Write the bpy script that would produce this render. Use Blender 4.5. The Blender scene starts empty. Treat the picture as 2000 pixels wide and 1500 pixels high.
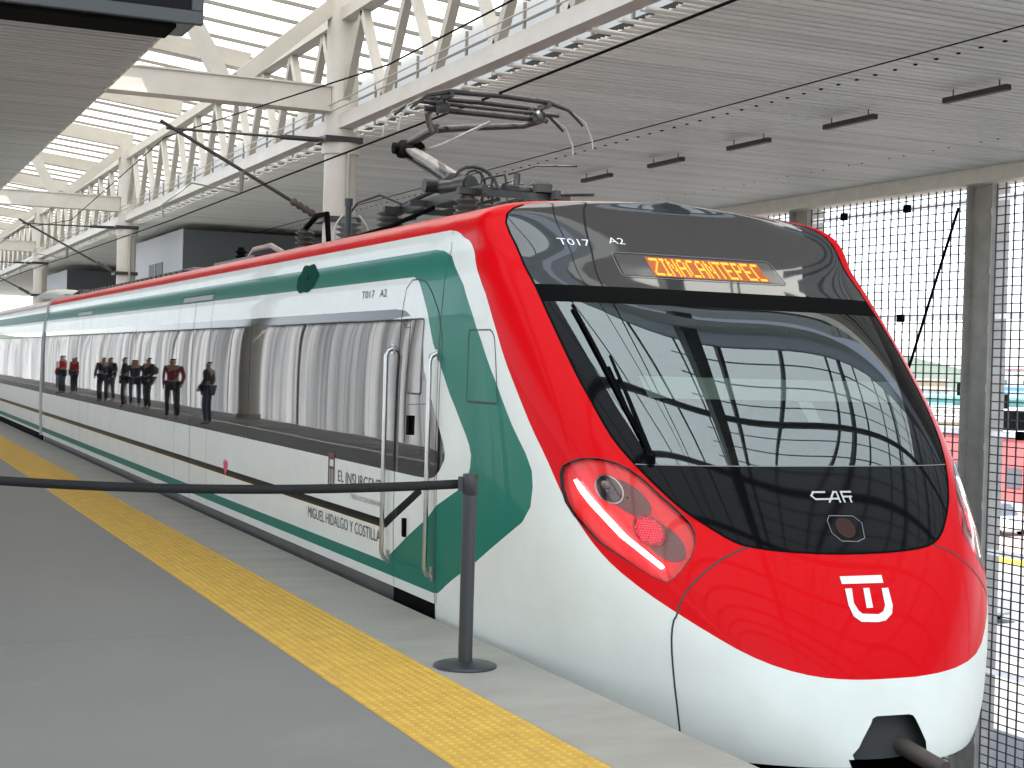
import bpy, math, random
import numpy as np
from mathutils import Vector, Matrix
from mathutils.geometry import delaunay_2d_cdt
random.seed(7)
R = math.radians
S = bpy.context.scene

# ------------------------------------------------------------------ camera
CAMH = 1.6
TH, PH, RO = R(24.49739), R(0.731288), 0.028
fw = np.array([math.sin(TH)*math.cos(PH), math.cos(TH)*math.cos(PH), -math.sin(PH)])
r0 = np.array([math.cos(TH), -math.sin(TH), 0.0]); u0 = np.cross(r0, fw)
cr = math.cos(RO)*r0 + math.sin(RO)*u0; cu = -math.sin(RO)*r0 + math.cos(RO)*u0
cd = bpy.data.cameras.new('camera'); cam = bpy.data.objects.new('camera', cd)
S.collection.objects.link(cam)
cam.matrix_world = Matrix(((cr[0], cu[0], -fw[0], 0), (cr[1], cu[1], -fw[1], 0), (cr[2], cu[2], -fw[2], CAMH), (0, 0, 0, 1)))
cd.sensor_width = 36; cd.lens = 36*2900/2000; cd.clip_end = 3000; cd.clip_start = 0.05
S.camera = cam

# ------------------------------------------------------------------ light
W = bpy.data.worlds.new('World'); S.world = W; W.use_nodes = True
nt = W.node_tree; nt.nodes.clear()
sky = nt.nodes.new('ShaderNodeTexSky'); sky.sky_type = 'NISHITA'; sky.sun_disc = False
SUN = Vector((-0.46, -0.22, 1.0)).normalized()
sky.sun_elevation = math.asin(SUN.z); sky.sun_rotation = math.atan2(SUN.x, SUN.y)
sky.dust_density = 4.0; sky.air_density = 1.0; sky.altitude = 2500
bg = nt.nodes.new('ShaderNodeBackground'); bg.inputs[1].default_value = 0.15
wo = nt.nodes.new('ShaderNodeOutputWorld')
hs = nt.nodes.new('ShaderNodeHueSaturation'); hs.inputs['Saturation'].default_value = .45; nt.links.new(sky.outputs[0], hs.inputs['Color']); nt.links.new(hs.outputs[0], bg.inputs[0]); nt.links.new(bg.outputs[0], wo.inputs[0])
sl = bpy.data.lights.new('sun', 'SUN'); sl.energy = 4.0; sl.angle = R(0.6); sl.color = (1, .96, .9)
so = bpy.data.objects.new('sun', sl); S.collection.objects.link(so)
so.rotation_euler = SUN.to_track_quat('Z', 'Y').to_euler()
S.view_settings.view_transform = 'Standard'; S.view_settings.look = 'None'
S.view_settings.exposure = 1.85; S.view_settings.gamma = 1
S.cycles.max_bounces = 10; S.cycles.diffuse_bounces = 5; S.cycles.glossy_bounces = 5
S.cycles.transparent_max_bounces = 12; S.cycles.use_denoising = True
S.cycles.sample_clamp_indirect = 6

# ------------------------------------------------------------------ materials
MATS = {}
def mat(name, col, rough=.5, metal=0., coat=0., ior=None, noise=0., nscale=3., bump=0., bscale=20., emit=0., spec=None, stretch=None, coat_r=.03):
    if name in MATS: return MATS[name]
    m = bpy.data.materials.new(name); MATS[name] = m; m.use_nodes = True
    n = m.node_tree; p = n.nodes['Principled BSDF']
    p.inputs['Base Color'].default_value = (*col, 1)
    p.inputs['Roughness'].default_value = rough; p.inputs['Metallic'].default_value = metal
    p.inputs['Coat Weight'].default_value = coat; p.inputs['Coat Roughness'].default_value = coat_r
    if ior: p.inputs['IOR'].default_value = ior
    if spec is not None: p.inputs['Specular IOR Level'].default_value = spec
    if emit:
        p.inputs['Emission Color'].default_value = (*col, 1); p.inputs['Emission Strength'].default_value = emit
    tc = n.nodes.new('ShaderNodeTexCoord'); mp = n.nodes.new('ShaderNodeMapping')
    n.links.new(tc.outputs['Object'], mp.inputs[0])
    if stretch: mp.inputs['Scale'].default_value = stretch
    if noise:
        t = n.nodes.new('ShaderNodeTexNoise'); t.inputs['Scale'].default_value = nscale; t.inputs['Detail'].default_value = 8
        t.inputs['Roughness'].default_value = .65
        n.links.new(mp.outputs[0], t.inputs['Vector'])
        mx = n.nodes.new('ShaderNodeMix'); mx.data_type = 'RGBA'
        mx.inputs[6].default_value = (*[c*(1-noise) for c in col], 1); mx.inputs[7].default_value = (*[min(1, c*(1+noise)) for c in col], 1)
        rp = n.nodes.new('ShaderNodeMapRange'); rp.inputs[1].default_value = .3; rp.inputs[2].default_value = .7
        n.links.new(t.outputs['Fac'], rp.inputs[0]); n.links.new(rp.outputs[0], mx.inputs[0])
        n.links.new(mx.outputs[2], p.inputs['Base Color'])
        rr = n.nodes.new('ShaderNodeMapRange'); rr.inputs[3].default_value = max(0, rough*(1-noise*.8)); rr.inputs[4].default_value = min(1, rough*(1+noise*.8))
        n.links.new(t.outputs['Fac'], rr.inputs[0]); n.links.new(rr.outputs[0], p.inputs['Roughness'])
    if bump:
        t = n.nodes.new('ShaderNodeTexNoise'); t.inputs['Scale'].default_value = bscale; t.inputs['Detail'].default_value = 3 if bscale > 5 else .6
        n.links.new(mp.outputs[0], t.inputs['Vector'])
        b = n.nodes.new('ShaderNodeBump'); b.inputs['Strength'].default_value = 1; b.inputs['Distance'].default_value = bump
        n.links.new(t.outputs['Fac'], b.inputs['Height']); n.links.new(b.outputs[0], p.inputs['Normal'])
        if coat: n.links.new(b.outputs[0], p.inputs['Coat Normal'])
    return m

white = mat('white paint', (.70, .725, .685), .42, coat=.22, noise=.05, nscale=2.2, spec=.25)
red = mat('red paint', (.62, .001, .005), .3, coat=.10, spec=.06)
green = mat('green paint', (.001, .155, .11), .35, coat=.18, noise=.04, spec=.1)
blackp = mat('black panel', (.010, .011, .012), .06, coat=1., ior=1.7)
panelg = mat('smoked roof panel', (.030, .033, .037), .035, coat=.9, ior=1.6)
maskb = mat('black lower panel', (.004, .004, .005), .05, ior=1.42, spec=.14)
rubber = mat('black rubber', (.004, .004, .004), .7, spec=.03)
seamm = mat('dark seam', (.03, .03, .03), .6)
sideglass = mat('side window glass', (.012, .014, .014), .015, ior=2.0, bump=.0016, bscale=1.1, stretch=(1, 1, .30))
roofm = mat('train roof', (.12, .12, .12), .6, noise=.2)
steel = mat('brushed steel', (.55, .55, .54), .3, metal=1.)
darkmetal = mat('dark metal', (.035, .034, .034), .42, metal=.3, noise=.3, nscale=12)
midmetal = mat('grey metal', (.15, .145, .14), .4, metal=.5, noise=.2, nscale=9)
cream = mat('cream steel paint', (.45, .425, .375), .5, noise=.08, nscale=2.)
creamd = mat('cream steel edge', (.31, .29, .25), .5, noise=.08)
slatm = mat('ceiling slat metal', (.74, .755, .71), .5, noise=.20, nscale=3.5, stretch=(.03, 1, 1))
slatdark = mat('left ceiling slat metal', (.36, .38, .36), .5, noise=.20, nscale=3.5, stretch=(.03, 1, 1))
slatback = mat('ceiling backing', (.03, .03, .03), .8)
beamm = mat('edge beam paint', (.84, .80, .70), .5, noise=.08)
postm = mat('dark grey post', (.42, .41, .375), .5, noise=.2, nscale=2)
meshm = mat('galvanised mesh', (.13, .135, .15), .5, metal=.3)
def trans_mat(name, col, f=.5):
    m = bpy.data.materials.new(name); m.use_nodes = True; n = m.node_tree; n.nodes.clear()
    o = n.nodes.new('ShaderNodeOutputMaterial'); t = n.nodes.new('ShaderNodeBsdfTranslucent'); d = n.nodes.new('ShaderNodeBsdfDiffuse'); mx = n.nodes.new('ShaderNodeMixShader')
    t.inputs[0].default_value = (*col, 1); d.inputs[0].default_value = (*col, 1); mx.inputs[0].default_value = f
    n.links.new(d.outputs[0], mx.inputs[1]); n.links.new(t.outputs[0], mx.inputs[2]); n.links.new(mx.outputs[0], o.inputs[0]); return m
railm = trans_mat('white translucent rail', (.95, .95, .95), .75)  # translucency added so sky from behind brightens the rails
kiosk_lit = mat('skylit grey cladding', (.36, .37, .38), .6)
kioskd = mat('dark grey cladding', (.075, .085, .09), .6)
domem = mat('antenna dome', (.40, .40, .38), .4)
lampm = mat('bronze lamp body', (.030, .018, .012), .5)
yellow = mat('tactile yellow', (.58, .345, .05), .65, noise=.14, nscale=7)
coping = mat('coping concrete', (.335, .32, .285), .6, noise=.16, nscale=2.2, bump=.002, bscale=60, stretch=(.6, 1.6, 1))
wallm = mat('side concrete', (.25, .24, .23), .8, noise=.2)
ins = mat('insulator brown', (.055, .045, .04), .35, noise=.2)
insg = mat('insulator grey', (.13, .13, .13), .4)

def slab(name):
    m = mat(name, (.190, .183, .175), .62, noise=.06, nscale=.9, bump=.0006, bscale=30)
    n = m.node_tree; p = n.nodes['Principled BSDF']
    tc = n.nodes.new('ShaderNodeTexCoord'); sx = n.nodes.new('ShaderNodeSeparateXYZ'); n.links.new(tc.outputs['Object'], sx.inputs[0])
    a = n.nodes.new('ShaderNodeMath'); a.operation = 'ADD'; a.inputs[1].default_value = .62; n.links.new(sx.outputs['Y'], a.inputs[0])
    md = n.nodes.new('ShaderNodeMath'); md.operation = 'PINGPONG'; md.inputs[1].default_value = 2.28; n.links.new(a.outputs[0], md.inputs[0])
    lt = n.nodes.new('ShaderNodeMath'); lt.operation = 'LESS_THAN'; lt.inputs[1].default_value = .006; n.links.new(md.outputs[0], lt.inputs[0])
    nz = n.nodes.new('ShaderNodeTexNoise'); nz.inputs['Scale'].default_value = .8; n.links.new(tc.outputs['Object'], nz.inputs['Vector'])
    g = n.nodes.new('ShaderNodeMath'); g.operation = 'MULTIPLY'; n.links.new(lt.outputs[0], g.inputs[0]); n.links.new(nz.outputs['Fac'], g.inputs[1])
    sc_ = n.nodes.new('ShaderNodeTexNoise'); sc_.inputs['Scale'].default_value = .55; sc_.inputs['Detail'].default_value = 9; sc_.inputs['Roughness'].default_value = .72; sc_.inputs['Distortion'].default_value = 1.2
    n.links.new(tc.outputs['Object'], sc_.inputs['Vector']); cr_ = n.nodes.new('ShaderNodeMapRange'); cr_.inputs[1].default_value = .56; cr_.inputs[2].default_value = .70; cr_.inputs[4].default_value = .22; n.links.new(sc_.outputs['Fac'], cr_.inputs[0])
    m2 = n.nodes.new('ShaderNodeMix'); m2.data_type = 'RGBA'; n.links.new(cr_.outputs[0], m2.inputs[0]); n.links.new(p.inputs['Base Color'].links[0].from_socket, m2.inputs[6]); m2.inputs[7].default_value = (.30, .29, .27, 1); n.links.new(m2.outputs[2], p.inputs['Base Color'])
    mx = n.nodes.new('ShaderNodeMix'); mx.data_type = 'RGBA'
    old = p.inputs['Base Color'].links[0].from_socket
    n.links.new(g.outputs[0], mx.inputs[0]); n.links.new(old, mx.inputs[6]); mx.inputs[7].default_value = (.05, .05, .045, 1)
    n.links.new(mx.outputs[2], p.inputs['Base Color'])
    return m
floorm = slab('platform floor')

def glass_mat(name, tint, gl, blend=.35):
    m = bpy.data.materials.new(name); m.use_nodes = True; n = m.node_tree; n.nodes.clear()
    o = n.nodes.new('ShaderNodeOutputMaterial'); t = n.nodes.new('ShaderNodeBsdfTransparent'); t.inputs[0].default_value = (*tint, 1)
    g = n.nodes.new('ShaderNodeBsdfGlossy'); g.inputs['Roughness'].default_value = .012; g.inputs[0].default_value = (.92, .97, .98, 1)
    f = n.nodes.new('ShaderNodeLayerWeight'); f.inputs[0].default_value = blend
    mr = n.nodes.new('ShaderNodeMapRange'); mr.inputs[3].default_value = gl; mr.inputs[4].default_value = 1
    mx = n.nodes.new('ShaderNodeMixShader')
    n.links.new(f.outputs['Fresnel'], mr.inputs[0]); n.links.new(mr.outputs[0], mx.inputs[0])
    n.links.new(t.outputs[0], mx.inputs[1]); n.links.new(g.outputs[0], mx.inputs[2]); n.links.new(mx.outputs[0], o.inputs[0])
    return m
wsglass = glass_mat('windscreen glass', (.46, .51, .49), .165, .30)
lensglass = glass_mat('lamp lens', (1, .86, .84), .015, .12)

def skylight_mat():
    m = bpy.data.materials.new('skylight panel'); m.use_nodes = True; n = m.node_tree; n.nodes.clear()
    o = n.nodes.new('ShaderNodeOutputMaterial'); t = n.nodes.new('ShaderNodeBsdfTranslucent'); t.inputs[0].default_value = (.60, .59, .55, 1)
    d = n.nodes.new('ShaderNodeBsdfDiffuse'); d.inputs[0].default_value = (.6, .6, .57, 1)
    mx = n.nodes.new('ShaderNodeMixShader'); mx.inputs[0].default_value = .15
    n.links.new(t.outputs[0], mx.inputs[1]); n.links.new(d.outputs[0], mx.inputs[2]); n.links.new(mx.outputs[0], o.inputs[0])
    return m
skym = skylight_mat()

# ------------------------------------------------------------------ mesh helpers
class MB:
    def __init__(s): s.v = []; s.f = []; s.m = []; s.c = 0; s.sm = []
    def add(s, vs, fs, smooth=False):
        b = len(s.v); s.v += [tuple(map(float, p)) for p in vs]; s.f += [tuple(b+i for i in f) for f in fs]; s.sm += [smooth]*len(fs); return s
    def box(s, x0, x1, y0, y1, z0, z1):
        return s.add([(x0, y0, z0), (x1, y0, z0), (x1, y1, z0), (x0, y1, z0), (x0, y0, z1), (x1, y0, z1), (x1, y1, z1), (x0, y1, z1)],
                     [(0, 3, 2, 1), (4, 5, 6, 7), (0, 1, 5, 4), (1, 2, 6, 5), (2, 3, 7, 6), (3, 0, 4, 7)])
    def bar(s, a, b, w, h=None, up=(0, 0, 1)):
        h = h or w; a = Vector(a); b = Vector(b); d = (b-a).normalized(); u = Vector(up)
        if abs(d.dot(u)) > .99: u = Vector((1, 0, 0))
        x = d.cross(u).normalized(); y = x.cross(d)
        vs = [p + x*i*w/2 + y*j*h/2 for p in (a, b) for i, j in ((-1, -1), (1, -1), (1, 1), (-1, 1))]
        return s.add(vs, [(3, 2, 1, 0), (4, 5, 6, 7), (0, 1, 5, 4), (1, 2, 6, 5), (2, 3, 7, 6), (3, 0, 4, 7)])
    def tube(s, pts, r, n=10, cap=True):
        pts = [Vector(p) for p in pts]; rr = r if isinstance(r, (list, tuple)) else [r]*len(pts)
        vs = []; fs = []; prev = None
        for i, p in enumerate(pts):
            d = (pts[min(i+1, len(pts)-1)] - pts[max(i-1, 0)]).normalized()
            if prev is None:
                u = Vector((0, 0, 1)) if abs(d.z) < .9 else Vector((1, 0, 0)); x = d.cross(u).normalized()
            else: x = (prev - d*prev.dot(d)).normalized()
            prev = x; y = d.cross(x)
            vs += [p + (x*math.cos(2*math.pi*k/n) + y*math.sin(2*math.pi*k/n))*rr[i] for k in range(n)]
        for i in range(len(pts)-1):
            for k in range(n):
                a = i*n+k; b = i*n+(k+1) % n; fs.append((a, b, b+n, a+n))
        s.add(vs, fs, True)
        if cap:
            s.add(vs[:n], [tuple(range(n))[::-1]]); s.add(vs[-n:], [tuple(range(n))])
        return s
    def lathe(s, c, prof, n=24, smooth=True):
        vs = [(c[0]+r*math.cos(2*math.pi*k/n), c[1]+r*math.sin(2*math.pi*k/n), c[2]+z) for r, z in prof for k in range(n)]
        fs = [(i*n+k, i*n+(k+1) % n, (i+1)*n+(k+1) % n, (i+1)*n+k) for i in range(len(prof)-1) for k in range(n)]
        s.add(vs, fs, smooth); s.add(vs[-n:], [tuple(range(n))]); s.add(vs[:n], [tuple(range(n))[::-1]])
        return s
    def build(s, name, m, parent=None):
        me = bpy.data.meshes.new(name); me.from_pydata(s.v, [], s.f); me.materials.append(m)
        me.polygons.foreach_set('use_smooth', s.sm)
        o = bpy.data.objects.new(name, me); S.collection.objects.link(o)
        if parent: o.parent = parent; o.matrix_parent_inverse = Matrix.Translation(-parent.location)
        return o
def bevel(o, w=.01, seg=2):
    b = o.modifiers.new('bevel', 'BEVEL'); b.width = w; b.segments = seg; b.limit_method = 'ANGLE'; b.angle_limit = R(35); return o
def tag(o, label, cat, group=None):
    o['label'] = label; o['category'] = cat
    if group: o['group'] = group
    return o
def struct(o): o['kind'] = 'structure'; return o
def thing(name, loc, label, cat, group=None):
    o = bpy.data.objects.new(name, None); S.collection.objects.link(o); o.location = loc; o.empty_display_size = .2
    return tag(o, label, cat, group)
def copy_thing(o, off, label=None):
    c = o.copy(); S.collection.objects.link(c); c.location = Vector(o.location)+Vector(off)
    if label: c['label'] = label
    for ch in o.children:
        d = ch.copy(); S.collection.objects.link(d); d.parent = c; d.matrix_parent_inverse = ch.matrix_parent_inverse.copy()
        for g in ch.children:
            e = g.copy(); S.collection.objects.link(e); e.parent = d
    return c

# ------------------------------------------------------------------ train surface
XC, Y0, RQ = 4.94, 8.5, 1.9
KZ = [-0.6200, -0.3297, 0.0711, 0.4514, 0.8290, 1.2393, 1.6132, 1.9581, 2.2652, 2.5904, 2.7000]
KW = [1.3750, 1.4175, 1.4432, 1.4610, 1.4642, 1.4582, 1.4452, 1.4235, 1.3827, 1.2079, 0.0000]
KF = [5.9968, 5.9945, 6.1156, 6.2946, 6.5379, 6.8594, 7.2266, 7.6211, 8.0183, 8.3800, 8.4737]
KN = [1.5977, 2.2509, 2.7589, 3.2532, 3.6004, 3.7535, 3.7817, 3.7662, 3.7458, 3.7166, 2.3806]
KD = [0, 0, 0, 0, 0, .006, .014, .018, .010, 0, 0]
VK = np.arange(11.0)
def _sp(ys, x):
    ys = np.asarray(ys); m = np.gradient(ys, VK); x = np.clip(x, 0, 10); i = np.clip(np.searchsorted(VK, x, side='right')-1, 0, 9); t = x-VK[i]
    return (2*t**3-3*t**2+1)*ys[i]+(t**3-2*t**2+t)*m[i]+(-2*t**3+3*t**2)*ys[i+1]+(t**3-t**2)*m[i+1]
def surf(q, v):
    q = np.asarray(q, float); v = np.asarray(v, float)
    z, w, yf, n = _sp(KZ, v), _sp(KW, v), _sp(KF, v), _sp(KN, v)
    b_ = np.clip((.5-np.minimum(q, np.pi*RQ-q))/1.0, 0, 1); w = w+_sp(KD, v)*b_*b_*(3-2*b_)
    th = np.clip(q/RQ, 0, np.pi); c = np.cos(th); s = np.sin(th); r = (np.abs(c)**n+np.abs(s)**n)**(-1/n)
    return np.stack([XC-w*r*c, Y0-(Y0-yf)*r*s+np.where(q < 0, -q, 0)+np.where(q > np.pi*RQ, q-np.pi*RQ, 0), z+0*q], -1)
def nrm(q, v):
    e = 1e-3; q = np.asarray(q, float); v = np.clip(np.asarray(v, float), .01, 9.98)
    n = np.cross(surf(q+e, v)-surf(q-e, v), surf(q, v+e)-surf(q, v-e)); return n/np.maximum(np.linalg.norm(n, axis=-1, keepdims=True), 1e-12)
_vt = np.linspace(0, 10, 2001); _zt = np.maximum.accumulate(_sp(KZ, _vt))
def vz(z): return float(np.interp(z, _zt, _vt))
QM = np.pi*RQ/2; QE = np.pi*RQ
mir = lambda L: [(2*QM-q, v) for q, v in L][::-1]
def onto(q, v, off=0.): return surf(q, v)+nrm(q, v)*off

def inpoly(P, poly):
    x, y = P[:, 0], P[:, 1]; ins = np.zeros(len(P), bool); n = len(poly)
    for i in range(n):
        x1, y1 = poly[i]; x2, y2 = poly[(i+1) % n]
        if y1 == y2: continue
        c = ((y1 > y) != (y2 > y)) & (x < (x2-x1)*(y-y1)/(y2-y1)+x1); ins ^= c
    return ins
def dens(poly, closed=True, mx=.12):
    out = []; n = len(poly)
    for i in range(n if closed else n-1):
        a = np.array(poly[i]); b = np.array(poly[(i+1) % n])
        onside = (a[0] < 0 and b[0] < 0) or (a[0] > QE and b[0] > QE)
        k = max(1, int(np.ceil(max(abs(b[0]-a[0])/(.3 if onside else mx), abs(b[1]-a[1])/.3))))
        out += [tuple(a+(b-a)*j/k) for j in range(k)]
    if not closed: out.append(tuple(poly[-1]))
    return out
def smooth(poly, it=1):
    for _ in range(it):
        o = [poly[0]]
        for i in range(len(poly)-1):
            a, b = np.array(poly[i]), np.array(poly[i+1]); o += [tuple(a*.75+b*.25), tuple(a*.25+b*.75)]
        o.append(poly[-1]); poly = o
    return poly

# --- livery outlines in surface coordinates (q along the body, v up the body)
RED_L = [(-.362, 8.537), (-.206, 8.487), (-.076, 8.327), (.15, 8.19), (.409, 7.969), (.703, 7.397), (.845, 6.669), (.919, 6.067), (1.005, 5.55), (1.086, 5.002), (1.152, 4.672), (1.205, 4.306), (1.242, 4.06), (1.311, 3.748), (1.364, 3.529), (1.44, 3.29), (1.575, 3.003), (1.711, 2.768), (1.856, 2.536), (2.035, 2.282), (2.233, 2.105), (2.458, 1.994), (2.691, 1.947), (2.916, 1.93)]
RED_R = [(3.335, 1.924), (3.718, 1.987), (3.979, 2.12), (4.16, 2.45), (4.30, 2.80)]
MASK_L = [(1.1, 10), (1.2, 9.6), (1.27, 9.2), (1.29, 9.0), (1.312, 8.689), (1.357, 8.289), (1.399, 7.877), (1.443, 7.464), (1.455, 7.04), (1.482, 6.538), (1.5, 6.197), (1.528, 5.78), (1.559, 5.475), (1.586, 5.184), (1.625, 4.902), (1.698, 4.634), (1.792, 4.353), (1.892, 4.094), (2.003, 3.903), (2.123, 3.718), (2.219, 3.646), (2.425, 3.582), (2.792, 3.532), (3.201, 3.524), (3.522, 3.553), (3.686, 3.603), (3.800, 3.712), (3.926, 3.95), (4.073, 4.289), (4.24, 4.814), (4.33, 5.3), (4.39, 5.874), (4.44, 6.41), (4.49, 7.04), (4.51, 7.46), (4.55, 7.88), (4.60, 8.29), (4.65, 8.69), (4.68, 9.0), (4.70, 9.2), (4.77, 9.6), (4.87, 10)]
GRN = [(-20.05, 8.205), (-.56, 8.221), (-.42, 8.18), (-.276, 8.057), (-.061, 7.598), (.353, 6.865), (.566, 6.361), (.767, 5.653), (.894, 5.05), (.99, 4.68), (1.022, 4.46), (1.01, 4.25), (.966, 3.968), (.877, 3.726), (.354, 2.937), (-.164, 2.24), (-.21, 2.19), (-.288, 2.163), (-20.05, 2.163),
       (-20.05, 2.385), (-1.204, 2.385), (-1.054, 2.588), (-.73, 2.995), (-.378, 3.412), (-.24, 3.651), (.12, 3.997), (.26, 4.22), (.30, 4.36), (.317, 4.536), (.29, 4.68), (.234, 4.821), (-.069, 5.439), (-.389, 6.321), (-.529, 6.909), (-.70, 7.45), (-.76, 7.60), (-.86, 7.697), (-20.05, 7.70)]
WIN = [(-20.05, 7.014), (-1.119, 7.011), (-.944, 6.967), (-.749, 6.769), (-.586, 6.515), (-.516, 5.809), (-.368, 5.328), (-.137, 4.619), (-.11, 4.5), (-.119, 4.4), (-.197, 4.223), (-.27, 4.12), (-.36, 4.075), (-.6, 4.06), (-20.05, 4.06)]
BLK = [(-20.05, 3.16), (-1.207, 3.15), (-1.10, 3.28), (-.529, 3.92), (-.489, 3.80), (-1.02, 3.18), (-1.16, 3.01), (-1.24, 2.99), (-20.05, 2.99)]
HL = [(1.231, 4.452), (1.26, 4.56), (1.314, 4.619), (1.40, 4.68), (1.5, 4.689), (1.59, 4.65), (1.661, 4.575), (1.73, 4.44), (1.783, 4.291), (1.86, 4.10), (1.91, 3.94), (1.92, 3.80), (1.90, 3.66), (1.86, 3.5), (1.787, 3.309), (1.73, 3.19), (1.697, 3.149), (1.63, 3.21), (1.551, 3.333), (1.383, 3.61), (1.27, 3.934), (1.232, 4.1), (1.222, 4.272)]
HOLE = [(2.55, .80), (2.799, 1.44), (2.815, 1.49), (2.85, 1.516), (3.12, 1.506), (3.155, 1.49), (3.175, 1.44), (3.31, .80)]
HATCH = [(.288, 6.542), (.757, 6.545), (.80, 6.50), (.82, 6.40), (.75, 5.38), (.73, 5.353), (.262, 5.353), (.246, 5.39)]
EAVE_REFL = [(-20.05, 7.014), (-1.119, 7.011), (-.944, 6.967), (-.83, 6.86), (-1.2, 6.80), (-20.05, 6.80)]  # dark reflection of the ceiling edge, painted along the window tops
VB = .88
redp = [(-20.05, 8.537)] + smooth(RED_L+RED_R, 1) + [(4.50, 3.5)] + mir([(-20.05, 8.537)]+[p for p in RED_L if p[1] > 3.6]) + [(QE+20.05, 9.15), (QE+.25, 9.15), (QE+.25, 10), (-.25, 10), (-.25, 9.15), (-20.05, 9.15)]
maskp = smooth(MASK_L, 1)
DV = .004
regs = [  # later wins
    ('body_shell', [[(-20.05, VB), (QE+20.05, VB), (QE+20.05, 10), (-20.05, 10)]], white),
    ('red_livery_band', [redp], red),
    ('green_livery_band', [GRN, mir(GRN)], green),
    ('black_stripe', [BLK, mir(BLK)], maskb),
    ('side_window_band', [WIN, mir(WIN)], sideglass),
    ('window_eave_reflection', [EAVE_REFL, mir(EAVE_REFL)], maskb),
    ('roof_panel', [[(-20.05, 9.15), (-.25, 9.15), (-.25, 10), (-20.05, 10)], [(QE+20.05, 9.15), (QE+.25, 9.15), (QE+.25, 10), (QE+20.05, 10)]], roofm),
    ('mask', [maskp], maskb),
    ('brow', None, panelg), ('windscreen_gasket', None, rubber), ('windscreen', None, wsglass),
    ('headlight', [HL], lensglass), ('headlight2', [mir(HL)], lensglass),
    ('HOLE', [HOLE], None), ('CUT', [[(-20.2, .5), (-.27, .5), (-.27, 1.99), (-20.2, 1.99)], [(QE+.27, .5), (QE+20.2, .5), (QE+20.2, 1.99), (QE+.27, 1.99)]], None),
]
pts = []; edges = []
def addpoly(poly, closed=True):
    d = dens(poly, closed); b = len(pts); pts.extend(d); k = len(d)
    edges.extend([(b+i, b+(i+1) % k) for i in range(k if closed else k-1)])
for n, pl, m in regs:
    for p in (pl or []):
        if n in ('body_shell', 'roof_panel'): addpoly(p)
        else: addpoly([(max(-20.05, min(QE+20.05, q)), max(VB, v)) for q, v in p])
FR = [(4.36, 7.06), (4.20, 6.2), (4.02, 5.4), (3.84, 4.63)]; FL = [(1.40, 7.06), (1.56, 7.06), (1.70, 5.4), (1.80, 4.63)]
addpoly(FR, False); addpoly(FL[1:], False)
for vv, a, b in ((7.40, 1.2, 4.7), (7.06, 1.2, 4.7), (4.63, 1.4, 4.4)): addpoly([(a, vv), (b, vv)], False)
# inner line of the windscreen just inside the mask edge
rng = np.random.RandomState(3)
gq = np.r_[np.arange(-20, -.5, .3), np.linspace(-.4, 0, 5)[:-1], np.linspace(0, QE, 150), QE+np.linspace(0, .4, 5)[1:], QE+np.arange(.6, 20, .5)]
gv = np.r_[np.arange(VB+.12, 8, .16), np.arange(8.05, 9.95, .08)]
G = np.array([(q, v) for q in gq for v in gv])+rng.uniform(-1e-4, 1e-4, (len(gq)*len(gv), 2))
pts.extend(map(tuple, G))
ov, oe, of, _, _, _ = delaunay_2d_cdt([Vector(p) for p in pts], edges, [], 0, 1e-5, False)
PV = np.array([(p[0], p[1]) for p in ov]); F3 = np.array([f for f in of]); CE = PV[F3].mean(1)
cls = np.full(len(F3), -1)
for i, (n, pl, m) in enumerate(regs):
    if n == 'brow': s = (cls == 7) & (CE[:, 1] > 7.40)
    elif n == 'windscreen_gasket': s = (cls == 7) & (CE[:, 1] > 7.06) & (CE[:, 1] < 7.40)
    elif n == 'windscreen': s = (cls == 7) & (CE[:, 1] > 4.63) & (CE[:, 1] < 7.06) & (CE[:, 0] < np.interp(CE[:, 1], [4.63, 5.4, 6.2, 7.06], [3.84, 4.02, 4.20, 4.36])) & (CE[:, 0] > np.interp(CE[:, 1], [4.63, 5.4, 7.06], [1.80, 1.70, 1.56]))
    else:
        s = np.zeros(len(F3), bool)
        for p in pl: s |= inpoly(CE, p)
    cls[s] = i
SP, SN = surf(PV[:, 0], PV[:, 1]), nrm(PV[:, 0], PV[:, 1])
train = thing('commuter_train', (XC, 9.0, -1.1), 'white, red and green electric commuter train standing at the platform', 'train')
def patch(name, sel, m, parent, off=0.):
    fs = F3[sel]; used, inv = np.unique(fs.ravel(), return_inverse=True); f = inv.reshape(-1, 3)
    P = SP[used]+SN[used]*off
    if len(f):
        a = np.cross(P[f[:, 1]]-P[f[:, 0]], P[f[:, 2]]-P[f[:, 0]]); flip = (a*SN[used][f[:, 0]]).sum(1) < 0; f[flip] = f[flip][:, ::-1]
    me = bpy.data.meshes.new(name); me.from_pydata(P.tolist(), [], f.tolist()); me.materials.append(m)
    me.polygons.foreach_set('use_smooth', [True]*len(f)); me.normals_split_custom_set_from_vertices(SN[used].tolist())
    o = bpy.data.objects.new(name, me); S.collection.objects.link(o); o.parent = parent; o.matrix_parent_inverse = Matrix.Translation(-parent.location)
    return o
PART = {}
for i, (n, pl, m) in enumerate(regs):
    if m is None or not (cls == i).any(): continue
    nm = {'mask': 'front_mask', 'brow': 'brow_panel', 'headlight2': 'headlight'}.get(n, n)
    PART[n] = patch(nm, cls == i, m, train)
PART['headlight']['label'] = 'headlight cluster on the platform side, with a lit white bar'

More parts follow.
